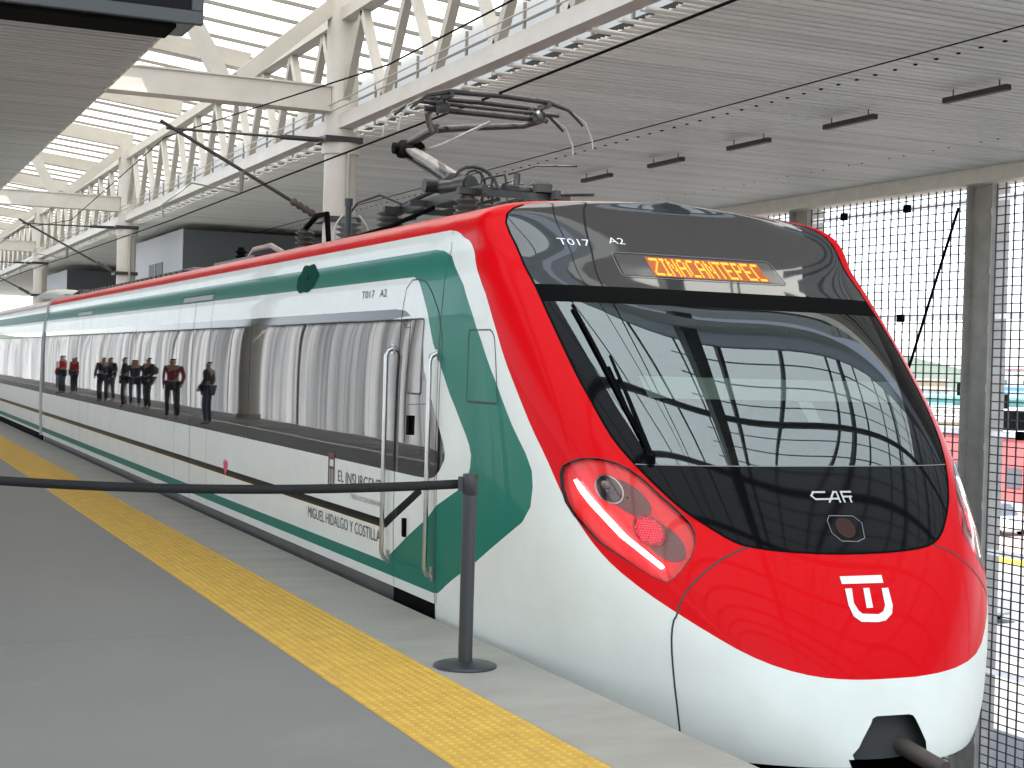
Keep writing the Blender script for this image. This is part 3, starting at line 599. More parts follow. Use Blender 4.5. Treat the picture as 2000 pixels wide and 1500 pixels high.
mb = MB(); mb.tube([(4.1, 9.3, 2.64), (4.1, 11.5, 2.66), (4.12, 14, 2.66), (4.12, 17.5, 2.66)], .025, 6); mb.tube([(4.12, 13.2, 2.66), (4.4, 12.4, 2.78), (4.6, 11.8, 2.92)], .02, 6); mb.build('roof_cable', rubber, train)
MB().box(4.12, 5.75, 14.0, 14.8, 2.62, 2.70).build('equipment_tray', darkmetal, train); MB().box(4.12, 5.7, 15.9, 17.8, 2.6, 2.72).build('equipment_tray', darkmetal, train)
for i in range(26): y = 19.2+i*.34; MB().box(4.02, 4.16, y, y+.2, 2.60, 2.705).build('roof_vent', mat('vent dark', (.06, .055, .05), .6, noise=.3, nscale=6), train)
bevel(MB().box(4.12, 5.76, 19, 28, 2.6, 2.74).build('air_conditioning_unit', mat('unit grey', (.18, .18, .18), .6), train), .04)
mb = MB(); mb.lathe((4.6, 33.9, 2.70), [(.45, 0), (.62, .06), (.62, .12), (.45, .22), (.2, .28), (.02, .29)], 24); mb.build('antenna_dome', domem, train)
mb = MB(); mb.lathe((4.5, 30.5, 2.66), [(.2, 0), (.25, .1), (.1, .2)], 12); mb.box(4.2, 4.6, 31.2, 32.0, 2.6, 2.78); mb.build('roof_box', darkmetal, train)

# ------------------------------------------------------------------ platform
ZC = 5.58
def grid_ground(name, x0, x1, y0, y1, z, m, kind='structure', nx=1, ny=1):
    mb = MB(); P = [(x0+(x1-x0)*i/nx, y0+(y1-y0)*j/ny, z) for j in range(ny+1) for i in range(nx+1)]
    mb.add(P, [(j*(nx+1)+i, j*(nx+1)+i+1, (j+1)*(nx+1)+i+1, (j+1)*(nx+1)+i) for j in range(ny) for i in range(nx)])
    o = mb.build(name, m); o['kind'] = kind; return o
struct(MB().box(-3.3, 2.26, -14, 110, -.4, 0).build('platform', floorm))
struct(MB().box(2.262, 2.858, -14, 110, -.4, .002).build('tactile_paving', yellow))
struct(bevel(MB().box(2.86, 3.435, -14, 110, -.4, .003).build('platform_edge_coping', coping), .012, 2))
struct(MB().box(-3.0, 3.30, -14, 110, -6.9, -.4).build('platform_wall', wallm))
# raised studs of the tactile paving (surface pattern)
ns = []; fsx = []
a8 = np.arange(6)*math.pi/3; ring = lambda r, z: np.stack([r*np.cos(a8), r*np.sin(a8), np.full(6, z)], -1)
proto = np.concatenate([ring(.0165, .002), ring(.0105, .0068)]); pf = [(i, (i+1) % 6, 6+(i+1) % 6, 6+i) for i in range(6)]+[(6, 7, 8, 9, 10, 11)]
cx = np.arange(2.287, 2.85, .05); cy = np.arange(3.0, 34, .05)
cen = np.array([(x, y, 0) for x in cx for y in cy if not (abs(((y-3.0) % .6)) < .02)])
VV = (cen[:, None, :]+proto[None]).reshape(-1, 3)
me = bpy.data.meshes.new('tactile_studs'); me.from_pydata(VV.tolist(), [], [tuple(12*i+k for k in f) for i in range(len(cen)) for f in pf]); me.materials.append(mat('tactile stud yellow', (.62, .385, .06), .6, noise=.16, nscale=7))
o = bpy.data.objects.new('tactile_studs', me); S.collection.objects.link(o); o['kind'] = 'stuff'
# trackbed under the train
struct(MB().box(3.32, 7.0, -30, 110, -7, -1.75).build('viaduct_deck', wallm))
for x in (4.22, 5.66): tag(MB().box(x-.035, x+.035, -30, 110, -1.75, -1.3).build('rail', darkmetal), 'steel running rail under the platform side of the train' if x < 5 else 'steel running rail under the far side of the train', 'rail')

# ------------------------------------------------------------------ barrier post with belt
st = thing('barrier_post', (3.052, 7.196, 0.003), 'matte black retractable belt barrier post on the coping beside the cab door', 'barrier post')
pm = mat('powder coated charcoal', (.030, .033, .040), .38, noise=.08, nscale=30)
bx, by = 3.052, 7.196
MB().lathe((bx, by, .003), [(.165, 0), (.168, .004), (.166, .012), (.14, .019), (.06, .026), (.042, .030)], 48).build('base', pm, st)
MB().lathe((bx, by, .025), [(.0375, 0), (.0375, .885)], 32).build('post', pm, st)
mb = MB(); mb.lathe((bx, by, .91), [(.0375, 0), (.041, .004), (.041, .075), (.040, .108), (.036, .112), (.0, .112)], 32)
dx, dy = -.91, .4147
mb.bar((bx+dx*.035, by+dy*.035, .968), (bx+dx*.062, by+dy*.062, .968), .045, .075)
mb.build('belt_cassette', pm, st)
b0 = Vector((bx+dx*.055, by+dy*.055, .966)); b1 = Vector((.30, 8.45, .945))
mb = MB(); n = 24; vs = []
for i in range(n+1):
    t = i/n; p = b0.lerp(b1, t); p.z -= .055*4*t*(1-t)
    tw = .10*math.sin(t*3)
    for s_ in (-1, 1): vs.append((p.x+tw*.01*s_, p.y+tw*.02*s_, p.z+s_*.0245))
mb.add(vs, [(2*i, 2*i+2, 2*i+3, 2*i+1) for i in range(n)], True)
belt = mb.build('belt', mat('black woven belt', (.006, .006, .007), .75), st); sd = belt.modifiers.new('s', 'SOLIDIFY'); sd.thickness = .002
st2 = copy_thing(st, (.30-bx-.055, 8.45-by+.03, 0), 'black barrier post receiving the stretched belt, farther from the train')
for ch in list(st2.children):
    if ch.name.startswith('belt') and 'cassette' not in ch.name: bpy.data.objects.remove(ch)
st['group'] = st2['group'] = 'belt barrier posts'

# ------------------------------------------------------------------ ceilings
def slat_ceiling(name, x0, x1, y0, y1, z, tr=0.):
    vs = []; fs = []; y = y0; b = 0; rs = random.Random(5)
    prof = [(-.5, .030), (-.5, .008), (-.44, .0), (.44, .0), (.5, .008), (.5, .030)]
    k = 0
    while y < y1:
        w = .148 if k % 5 else .105; c = y+.1
        dz = rs.uniform(-.002, .002); j = rs.uniform(-.05, .05)
        for x in ((x0+j-(.26 if k % 3 == 0 and x0 > 0 else 0)), x1+j*.5):
            vs += [(x, c+p*w, z+h+dz) for p, h in prof]
        fs += [(b+i, b+i+6, b+i+7, b+i+1) for i in range(5)]; b += 12; y += .2; k += 1
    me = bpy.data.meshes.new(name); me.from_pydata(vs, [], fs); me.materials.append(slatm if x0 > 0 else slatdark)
    o = bpy.data.objects.new(name, me); S.collection.objects.link(o); o['kind'] = 'structure'
    bk_ = MB().box(x0+.35, x1-.05, y0, y1, z+.05, z+.25).build('ceiling_backing', slatback); bk_['kind'] = 'structure'
    return o
YA, YB = 9.0, 112.0
YF = -16.0
slat_ceiling('ceiling', 8.34, 19.6, YA, YB, ZC)
slat_ceiling('ceiling', -4.2, 3.62, YA, YB, ZC)
struct(MB().box(-4.3, 3.66, YA, YB, ZC+.26, ZC+.30).build('roof', kioskd)); struct(MB().box(9.0, 19.8, YA, YB, ZC+.26, ZC+.30).build('roof', kioskd))
# lines of little joints along the right ceiling
mb = MB(); y = 8.0
while y < 60:
    mb.box(12.45, 12.49, y, y+.045, ZC-.008, ZC+.01); mb.box(17.5, 17.52, y, y+.03, ZC-.004, ZC+.01) if int(y*5) % 3 else None
    y += .4
o = mb.build('ceiling_clip_row', rubber); o['kind'] = 'stuff'
mb = MB(); mb.tube([(11.9, YA, ZC-.06), (11.9, YB, ZC-.06)], .009, 6); tag(mb.build('ceiling_cable', rubber), 'thin dark cable running along under the right ceiling', 'cable')
# edge beam over the mesh screens
tag(bevel(MB().box(19.65, 20.3, YA, YB, 5.30, 5.66).build('edge_beam', beamm), .02), 'pale edge beam running over the mesh screens', 'beam')
# skylight: sloping translucent sheet with purlins
HX, HZ0, HZ1 = 3.4, 8.75, 8.15
def skz(x): return 8.10+(8.0-x)*.11
struct(MB().add([(3.2, YA, skz(3.2)+.35), (11.1, YA, skz(11.1)+.35), (11.1, YB, skz(11.1)+.35), (3.2, YB, skz(3.2)+.35)], [(0, 1, 2, 3)]).build('skylight', skym))
mb = MB(); y = YA+.3
while y < YB: mb.bar((3.3, y, skz(3.3)+.28), (11.0, y, skz(11.0)+.28), .055, .07); mb.bar((10.9, y, 5.9), (10.9, y, skz(10.9)+.2), .05, .05); y += 1.32
o = struct(mb.build('skylight_purlins', mat('purlin grey', (.20, .19, .17), .6)))
struct(MB().box(3.3, 3.62, YA, YB, ZC+.30, 8.95).add([(3.55, YA, 0)], []).build('clerestory_wall', cream)) if 0 else None
struct(MB().box(3.56, 3.66, YA, YB, ZC+.02, ZC+.42).build('fascia', beamm))

# ------------------------------------------------------------------ columns, trusses and cross frames
CY = [25.1, 46.2, 67.3, 88.4]
names_c = ['round cream column rising behind the pantograph', 'round cream column left of the dark cladding block', 'cream column with a collar, third along the train', 'last cream column in the row, far left']
def column(y):
    c = thing('round_column', (8, y, -7), '', 'column', 'columns carrying the roof truss')
    mb = MB(); mb.tube([(8, y, -7), (8, y, 8.0)], .285, 28); mb.build('shaft', cream, c)
    mb = MB(); mb.tube([(8, y, 5.2), (8, y, 5.62)], .33, 28); mb.build('collar', cream, c)
    mb = MB(); mb.tube([(8.05, y-.32, -7), (8.05, y-.32, 5.2)], .035, 8); mb.build('drain_pipe', creamd, c)
    return c
col0 = column(CY[0])
for i, y in enumerate(CY):
    c = col0 if i == 0 else copy_thing(col0, (0, y-CY[0], 0)); c['label'] = names_c[i]
ZT0, ZT1 = 5.72, 7.62   # chords
def truss(y0, y1):
    t = thing('roof_truss', (8, y0, ZT0), '', 'truss', 'roof trusses between the columns')
    mb = MB(); mb.bar((8, y0, ZT0+.03), (8, y1, ZT0+.03), .26, .24); mb.build('bottom_chord', cream, t)
    mb = MB(); mb.bar((8, y0, ZT1), (8, y1, ZT1), .26, .22); mb.build('top_chord', cream, t)
    n = int(round((y1-y0)/2.11)); L = (y1-y0)/n
    for i in range(n):
        a = (8, y0+L*i+.12*(i == 0), ZT0+.12); b = (8, y0+L*(i+.5), ZT1-.1); c = (8, y0+L*(i+1), ZT0+.12)
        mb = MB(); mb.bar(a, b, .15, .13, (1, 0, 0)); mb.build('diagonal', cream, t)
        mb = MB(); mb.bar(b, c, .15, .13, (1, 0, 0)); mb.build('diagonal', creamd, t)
    return t
t0 = truss(25.1, 46.2)
t0['label'] = 'roof truss bay between the first and second visible columns'
copy_thing(t0, (0, 21.1, 0), 'roof truss bay between the second and third visible columns'); copy_thing(t0, (0, 42.2, 0), 'farthest roof truss bay at the left edge')
truss(9.3, 25.1)['label'] = 'roof truss with cream diagonals over the cab and pantograph'
# cross frames at each column: tie beam, rafter, V struts, mid-bay rafters
def frame(y, lab):
    f = thing('cross_frame', (8, y, 5.9), lab, 'roof frame', 'cross frames spanning over the train')
    mb = MB(); mb.bar((3.3, y, 6.14), (7.75, y, 6.14), .34, .42); mb.bar((3.3, y, 5.94), (7.75, y, 5.94), .42, .03); mb.bar((3.3, y, 6.36), (7.75, y, 6.36), .42, .03); mb.build('tie_beam', cream, f)
    mb = MB(); mb.bar((3.2, y, skz(3.2)), (8.1, y, skz(8.1)-.02), .24, .42); mb.build('rafter', cream, f)
    xm = 6.0
    mb = MB(); mb.bar((xm+.15, y, 6.34), (7.85, y, 7.85), .26, .26, (0, 1, 0)); mb.build('strut', cream, f)
    mb = MB(); mb.bar((xm-.15, y, 6.34), (4.7, y, skz(4.7)-.1), .26, .26, (0, 1, 0)); mb.build('strut', cream, f)
    return f
fl = ['large cream cross frame with V struts at the column behind the pantograph', 'cream cross frame with V struts at the second column', 'cross frame at the third column', 'farthest cross frame at the left edge']
f0 = frame(CY[0], fl[0])
for i in range(1, 4): copy_thing(f0, (0, 21.1*i, 0), fl[i])
def raft(y):
    r = tag(MB().bar((3.2, y, skz(3.2)), (8.1, y, skz(8.1)-.02), .20, .36).build('rafter_beam', cream), '', 'rafter', 'rafters under the skylight'); return r
k = 0
for c in [4.0]+CY[:3]:
    for f_ in (1/3, 2/3):
        y = c+21.1*f_
        if y < YA+.5: continue
        r = raft(y); r['label'] = ['first', 'second', 'third', 'fourth', 'fifth', 'sixth', 'seventh', 'eighth', 'ninth', 'tenth'][k]+' cream rafter from the near end of the skylight'; k += 1
for x, lb in ((5.4, 'long cream purlin beam under the middle of the skylight'), ):
    tag(MB().bar((x, YA, skz(x)-.1), (x, YB, skz(x)-.1), .10, .16).build('purlin_beam', creamd), lb, 'purlin')
struct(MB().add([(11, YA, 5.86), (11, YB, 5.86), (11, YB, skz(11)+.36), (11, YA, skz(11)+.36)], [(0, 1, 2, 3)]).build('side_glazing', skym))
mb = MB()
for z in (6.3, 6.75, 7.2, 7.65): mb.bar((10.9, YA, z), (10.9, YB, z), .035, .035)
struct(mb.build('glazing_bars', mat('purlin grey', (.20, .19, .17), .6)))
for x_, z_, lb_ in ((7.72, 6.02, 'upper thin safety wire strung along the roof truss'), (7.72, 5.90, 'lower thin safety wire strung along the roof truss')):
    mb = MB(); mb.tube([(x_, YA, z_), (x_, 100, z_)], .012, 5)
    tag(mb.build('safety_wire', creamd), lb_, 'wire')
sp = thing('sprinkler_pipe', (5.0, YA, 8.0), 'thin sprinkler pipe with short drops hung under the skylight', 'pipe')
MB().tube([(5.0, YA, 8.12), (5.0, YB, 8.12)], .03, 8).build('pipe', creamd, sp)
mb = MB()
for y in np.arange(YA+1, YB, 3.3): mb.tube([(5.0, y, 8.1), (5.0, y, 7.62)], .014, 6); mb.lathe((5.0, y, 7.55), [(.05, 0), (.05, .05), (.02, .07)], 8)
o = mb.build('sprinkler_drop', rubber, sp); o['kind'] = 'stuff'
# left wall of the skylight slot: pale gutter above the platform ceiling
tag(MB().box(3.3, 19.6, YA-.25, YA-.02, ZC-.1, ZC+.4).build('end_beam', beamm), 'beam closing the flat roof where the glazed vault begins', 'beam')

# ------------------------------------------------------------------ overhead line
wire = MB(); wire.tube([(4.80, YA-8, 3.84), (4.94, 11.4, 3.84), (5.05, 25.1, 3.86), (4.8, 46, 3.86), (4.94, 110, 3.86)], .0105, 6)
tag(wire.build('contact_wire', rubber), 'dark contact wire touching the pantograph above the train', 'overhead wire')
mw = MB(); mw.tube([(4.94, YA-8, 5.0), (4.94, 2, 4.6), (4.94, 14, 4.55), (4.94, 25.1, 5.25), (4.94, 36, 4.7), (4.94, 46.2, 5.25), (4.94, 80, 5.0)], .009, 6)
tag(mw.build('messenger_wire', rubber), 'carrier cable sagging between the bracket arms over the train', 'overhead wire')
for y in (8.9, 18.0, 31.0, 39.0):
    pass
def bracket(y, lab):
    b = thing('wire_bracket', (8, y, 4.0), lab, 'bracket arm', 'overhead line brackets on the columns')
    mb = MB(); mb.tube([(7.7, y, 4.05), (4.85, y, 5.52)], .032, 10); mb.build('diagonal_tube', darkmetal, b)
    mb = MB(); mb.tube([(7.7, y, 5.44), (4.95, y, 5.40)], .022, 8); mb.tube([(7.6, y, 5.44), (6.9, y, 5.43)], .045, 10); mb.build('top_tube', darkmetal, b)
    mb = MB(); mb.tube([(6.25, y, 4.78), (6.25, y, 4.42)], [.05, .025], 8); mb.tube([(6.2, y, 4.42), (5.4, y, 4.52), (4.9, y, 4.1), (4.95, y, 3.9)], .014, 8); mb.build('steady_arm', midmetal, b)
    for z in (4.05, 5.44): MB().box(7.62, 8.3, y-.33, y+.33, z-.05, z+.05).build('clamp', darkmetal, b)
    insb = MB(); p = Vector((7.55, y, 4.13)); d = Vector((-.89, 0, .46)).normalized()
    insb.tube([p+d*.06*i for i in range(9)], [.05, .075]*4+[.05], 12); insb.build('insulator', ins, b)
    return b
b0 = bracket(25.1, 'dark bracket arm reaching over the train from the nearest visible column')
for i, lb in ((1, 'bracket arm on the second column, above the window end of the train'), (2, 'bracket arm on the third column, small and far off')): copy_thing(b0, (0, 21.1*i, 0), lb)

# ------------------------------------------------------------------ glazed vault over the track end (mirrored in the windscreen)
VX, VR, VZ0 = 8.0, 12.6, 4.6
def varc(t): return VX-VR*math.cos(t), VZ0+6.6*math.sin(t)
vg = bpy.data.materials.new('vault glazing'); vg.use_nodes = True; n_ = vg.node_tree; n_.nodes.clear()
o_ = n_.nodes.new('ShaderNodeOutputMaterial'); t_ = n_.nodes.new('ShaderNodeBsdfTranslucent'); t_.inputs[0].default_value = (.33, .37, .375, 1); n_.links.new(t_.outputs[0], o_.inputs[0])
mb = MB(); T = np.linspace(.02, math.pi-.02, 33)
mb.add([(varc(t)[0], y, varc(t)[1]+.25) for t in T for y in (YF, YA)], [(2*i, 2*i+1, 2*i+3, 2*i+2) for i in range(32)], True)
struct(mb.build('vault_glazing', vg))
gp = [(varc(t)[0], YA-.4, varc(t)[1]+.2) for t in T if varc(t)[1] > 6.1]
struct(MB().add(gp, [tuple(range(len(gp)))]).build('gable_sky_screen', vg))  # unseen panel added to keep blue sky out of the windscreen reflection
vsteel = mat('vault steel', (.10, .11, .11), .5)
vault = thing('vault_frame', (VX, YA, VZ0), 'grey steel arched ribs of the glazed vault mirrored in the windscreen', 'roof frame')
for y in np.arange(YF, YA, 3.1): mb = MB(); mb.tube([(varc(t)[0], y, varc(t)[1]) for t in T], .17, 8, False); mb.build('rib', vsteel, vault)
for t in np.linspace(.12, math.pi-.12, 15): mb = MB(); mb.bar((varc(t)[0], YF, varc(t)[1]+.15), (varc(t)[0], YA, varc(t)[1]+.15), .09, .12); mb.build('purlin', vsteel, vault)
for t in np.linspace(.15, 1.45, 16): mb = MB(); mb.bar((varc(math.pi-t)[0], YF, varc(t)[1]+.2), (varc(math.pi-t)[0], YA, varc(t)[1]+.2), .05, .05); mb.build('glazing_bar', vsteel, vault)
mb = MB()
for y in np.arange(YF, YA-.2, .775): mb.tube([(varc(t)[0], y, varc(t)[1]+.2) for t in T[17:]], .03, 5, False)
mb.build('glazing_lattice', vsteel, vault)
mb = MB(); mb.bar((8.2, YF, 8.2), (8.2, YA, 8.2), .3, .3); mb.build('spine_beam', vsteel, vault)

# ------------------------------------------------------------------ people standing far down the platform (mirrored in the windows)
skin_m = mat('skin', (.36, .20, .13), .6); hair_m = mat('dark hair', (.012, .01, .009), .6)
def skinmesh(name, V, E, Rr, m, parent, sub=1):
    me = bpy.data.meshes.new(name); me.from_pydata(V, E, []); me.materials.append(m); o = bpy.data.objects.new(name, me); S.collection.objects.link(o); o.parent = parent
    sk = o.modifiers.new('s', 'SKIN'); sk.use_smooth_shade = True; me.skin_vertices or None
    lay = me.skin_vertices[0] if len(me.skin_vertices) else None
    if lay is None:
        bpy.context.view_layer.objects.active = o; bpy.ops.mesh.customdata_skin_add(); lay = me.skin_vertices[0]
    for i, rr_ in enumerate(Rr): lay.data[i].radius = (rr_, rr_)
    lay.data[0].use_root = True
    o.modifiers.new('u', 'SUBSURF').levels = sub; o.modifiers['u'].render_levels = sub; return o
def person(x, y, yaw, top, legs, lab, h=1.70, bag=None):
    p = thing('person', (x, y, 0), lab, 'person', 'people waiting on the platform'); p.rotation_euler[2] = yaw; k = h/1.7
    V = [(0, 0, .95), (0, .01, 1.15), (0, .01, 1.36), (0, 0, 1.46), (0, -.01, 1.54), (0, -.015, 1.63),
         (.10, 0, .90), (.11, -.01, .50), (.11, .02, .10), (.12, -.10, .04), (-.10, 0, .90), (-.12, -.04, .50), (-.12, .0, .10), (-.13, -.12, .04),
         (.19, .01, 1.39), (.24, .03, 1.12), (.22, -.06, .88), (.21, -.08, .80), (-.19, .01, 1.39), (-.25, .02, 1.12), (-.22, -.12, .92), (-.20, -.15, .85)]
    V = [(a*k, b*k, c*k) for a, b, c in V]; E = [(0, 1), (1, 2), (2, 3), (3, 4), (4, 5), (0, 6), (6, 7), (7, 8), (8, 9), (0, 10), (10, 11), (11, 12), (12, 13), (2, 14), (14, 15), (15, 16), (16, 17), (2, 18), (18, 19), (19, 20), (20, 21)]
    Rr = [.13, .12, .13, .055, .085, .085, .08, .055, .04, .035, .08, .055, .04, .035, .05, .04, .03, .035, .05, .04, .03, .035]
    skinmesh('body', V, E, Rr, skin_m, p)
    skinmesh('shirt', [V[0], V[1], V[2], V[14], V[15], V[16], V[18], V[19], V[20]], [(0, 1), (1, 2), (2, 3), (3, 4), (4, 5), (2, 6), (6, 7), (7, 8)], [.15, .14, .15, .065, .055, .042, .065, .055, .042], top, p)
    skinmesh('trousers', [V[0], V[6], V[7], V[8], V[10], V[11], V[12]], [(0, 1), (1, 2), (2, 3), (0, 4), (4, 5), (5, 6)], [.14, .095, .07, .055, .095, .07, .055], legs, p)
    skinmesh('hair', [(0, .02, 1.60*k), (0, .015, 1.68*k)], [(0, 1)], [.09, .085], hair_m, p)
    if bag: skinmesh('backpack', [(0, .17, 1.05*k), (0, .17, 1.35*k)], [(0, 1)], [.12, .11], bag, p)
cl = lambda n, c: mat('cloth '+n, c, .85)
person(-.75, 33.5, 2.2, cl('black', (.015, .015, .018)), cl('jeans', (.03, .04, .07)), 'person in a black top standing alone on the platform, mirrored in the windows')
person(-.5, 36.2, .4, cl('maroon', (.25, .015, .03)), cl('black', (.015, .015, .018)), 'person in a maroon top, beside the one in black', 1.75)
person(-1.1, 42.5, 1.2, cl('charcoal', (.03, .03, .035)), cl('charcoal', (.03, .03, .035)), 'person in charcoal clothes with a backpack on the platform', 1.78, cl('black', (.015, .015, .018)))
person(-.7, 44.0, 1.7, cl('black', (.015, .015, .018)), cl('black', (.015, .015, .018)), 'person dressed all in black, beside the one with the backpack', 1.74)
person(-1.3, 45.5, .3, cl('charcoal', (.03, .03, .035)), cl('jeans', (.03, .04, .07)), 'person in a charcoal top and blue trousers behind the one in all black', 1.66)
person(-.9, 49.0, 2.8, cl('navy', (.02, .025, .05)), cl('black', (.015, .015, .018)), 'person in a navy top farther down the platform')
person(-1.3, 50.2, .9, cl('black', (.015, .015, .018)), cl('jeans', (.03, .04, .07)), 'person in black with blue trousers in the distant group', 1.72)
person(-.8, 58.0, 2.0, cl('red', (.5, .01, .02)), cl('jeans', (.03, .04, .07)), 'person in a bright red top far down the platform')
person(-1.4, 58.8, 1.0, cl('red', (.5, .01, .02)), cl('black', (.015, .015, .018)), 'second red-topped person far down, in black trousers', 1.65)

# ------------------------------------------------------------------ ceiling lamps
lamp = thing('linear_lamp', (14, 13.55, ZC-.2), '', 'ceiling lamp', 'linear lamps hung under the right ceiling')
def pxD(d): return (d-.4147*14)/.91
MB().bar((14, 13.6-.62, ZC-.13), (14, 13.6+.62, ZC-.13), .09, .075).build('housing', lampm, lamp)
for dy_ in (-.45, .45): mb = MB(); mb.tube([(14, 13.6+dy_, ZC-.12), (14, 13.6+dy_, ZC)], .009, 6); mb.build('hanger', lampm, lamp)
ol = ['first', 'second', 'third', 'fourth', 'fifth', 'sixth', 'seventh', 'eighth', 'ninth', 'tenth', 'eleventh', 'twelfth', 'thirteenth', 'fourteenth']
lamp['label'] = 'bronze linear lamp nearest the camera under the right ceiling'
LY0 = pxD(20.2)
lamp.location.y = LY0
lamp.location.y = 13.55+(LY0-13.6)
for k in range(1, 9): copy_thing(lamp, (0, 2.76*k, 0), ol[k]+' bronze linear lamp from the camera under the right ceiling')

# ------------------------------------------------------------------ mesh screens and posts on the right
def screen(y0, y1):
    s_ = thing('mesh_screen', (20, y0, -7), '', 'mesh screen', 'mesh screens closing the right side')
    vs = []; fs = []
    def q4(a, b, w, ax):
        i = len(vs)
        if ax == 'v':
            x0, x1 = 19.985, 20.0
            vs.extend([(x0, a-w/2, -7), (x0, a+w/2, -7), (x1, a+w/2, -7), (x1, a-w/2, -7), (x0, a-w/2, 5.35), (x0, a+w/2, 5.35), (x1, a+w/2, 5.35), (x1, a-w/2, 5.35)])
            fs.extend([(i+1, i, i+4, i+5), (i, i+3, i+7, i+4), (i+2, i+1, i+5, i+6)])
        else:
            x0, x1 = 20.002, 20.014
            vs.extend([(x0, y0, a-w/2), (x0, y1, a-w/2), (x1, y1, a-w/2), (x1, y0, a-w/2), (x0, y0, a+w/2), (x0, y1, a+w/2), (x1, y1, a+w/2), (x1, y0, a+w/2)])
            fs.extend([(i, i+1, i+5, i+4), (i+1, i, i+3, i+2), (i+4, i+5, i+6, i+7)])
    y = y0+.1
    while y < y1: q4(y, 0, .036, 'v'); y += .232
    z = -6.9
    while z < 5.3: q4(z, 0, .023, 'h'); z += .168
    me = bpy.data.meshes.new('mesh_panel'); me.from_pydata(vs, [], fs); me.materials.append(meshm)
    o = bpy.data.objects.new('mesh_panel', me); S.collection.objects.link(o); o.parent = s_; o.matrix_parent_inverse = Matrix.Translation(-s_.location)
    for z in (5.04, 2.79, .55, -1.7, -3.95, -6.2):
        MB().add([(20.05, y0, z-.05), (20.05, y1, z-.05), (20.05, y1, z+.05), (20.05, y0, z+.05), (20.07, y0, z+.06), (20.07, y1, z+.06), (20.07, y0, z-.06), (20.07, y1, z-.06)], [(0, 1, 2, 3), (3, 2, 5, 4), (0, 6, 7, 1)]).build('rail', railm, s_)
    for z, dy_ in ((5.04, 1.9), (5.04, 4.0), (2.79, 3.9), (.55, 1.5), (-1.7, 3.9)):
        MB().box(19.93, 20.03, y0+5.9-dy_-.07, y0+5.9-dy_+.07, z-.08, z+.08).build('clamp', rubber, s_)
    return s_
PYS = [22.3-5.9*2+5.9*i for i in range(-3, 14)]
sc0 = screen(22.3+.3, 22.3+5.9-.35)
pst = thing('screen_post', (20, 22.3, -7), '', 'post', 'posts between the mesh screens')
mb = MB(); mb.box(19.9, 20.35, 22.3-.36, 22.3-.31, -7, 5.3); mb.box(19.9, 20.35, 22.3+.31, 22.3+.36, -7, 5.3); mb.box(20.05, 20.2, 22.3-.31, 22.3+.31, -7, 5.3); mb.build('column_section', postm, pst)
mb = MB(); z = -6.5
while z < 5: mb.box(19.86, 19.9, 22.3-.38, 22.3-.30, z, z+.14); z += 1.12
mb.build('bolt_plates', postm, pst)
kk = 0
for y in PYS:
    d = y-22.3
    if y == 22.3 or abs(d) < .01: c, c2 = pst, sc0
    else: c, c2 = copy_thing(pst, (0, d, 0)), copy_thing(sc0, (0, d, 0))
    w = {22.3: ''}.get(y, '')
    nth = int(round(d/5.9))
    if nth == 0: c['label'] = 'tall dark grey post right of the train nose'; c2['label'] = 'wire mesh screen between the train brow and the tall post'
    elif nth < 0:
        n_ = {-1: 'one', -2: 'two', -3: 'three', -4: 'four', -5: 'five'}[nth]
        c['label'] = f'dark grey screen post, {n_} nearer than the tall one beside the nose'; c2['label'] = f'wire mesh screen, {n_} nearer than the one behind the windscreen'
        if nth == -1: c2['label'] = 'wire mesh screen at the right edge, right of the tall post'
    else:
        n_ = ['', 'one', 'two', 'three', 'four', 'five', 'six', 'seven', 'eight', 'nine', 'ten', 'eleven', 'twelve'][nth]
        c['label'] = f'dark grey screen post, {n_} farther than the tall one beside the nose'; c2['label'] = f'wire mesh screen, {n_} farther than the one behind the windscreen'
br = MB(); br.tube([(19.8, 22.75, 4.9), (19.8, 24.4, 1.0), (19.8, 25.6, -2)], .03, 6)
tag(br.build('brace_rod', rubber), 'thin dark diagonal rod in front of the mesh screen', 'brace')

# ------------------------------------------------------------------ grey service blocks at the far side
def block(x0, x1, y0, y1, z1, lab):
    b = thing('service_block', (x0, y0, -7), lab, 'service building', 'grey service blocks beyond the train')
    mb = MB(); mb.box(x0+.02, x1, y0, y1, -7, z1-.02); mb.build('front_wall', kioskd, b)
    mb = MB(); mb.box(x0-.01, x0+.01, y0+.02, y1, -7, z1); mb.build('side_wall', kiosk_lit, b)  # lighter than the front: skylight on this face put into its colour
    w = MB(); w.box(x0-.03, x0-.012, y0+2.9, y0+5.1, z1-2.3, z1-.85)
    wv = w.build('louvre', mat('louvre dark', (.045, .045, .045), .5), b)
    mb = MB(); mb.box(x0-.05, x0-.03, y0+3.97, y0+4.03, z1-2.3, z1-.85); mb.build('mullion', kiosk_lit, wv)
    return b
block(9.3, 17.5, 44.2, 53, 5.38, 'grey service block with dark end wall and louvre, behind the train roof')
block(9.3, 17.5, 68.5, 78, 5.3, 'smaller far grey service block above the train roof at left')
struct(MB().box(7.6, 17.5, 30, 110, -1.0, -.1).build('far_platform', wallm))

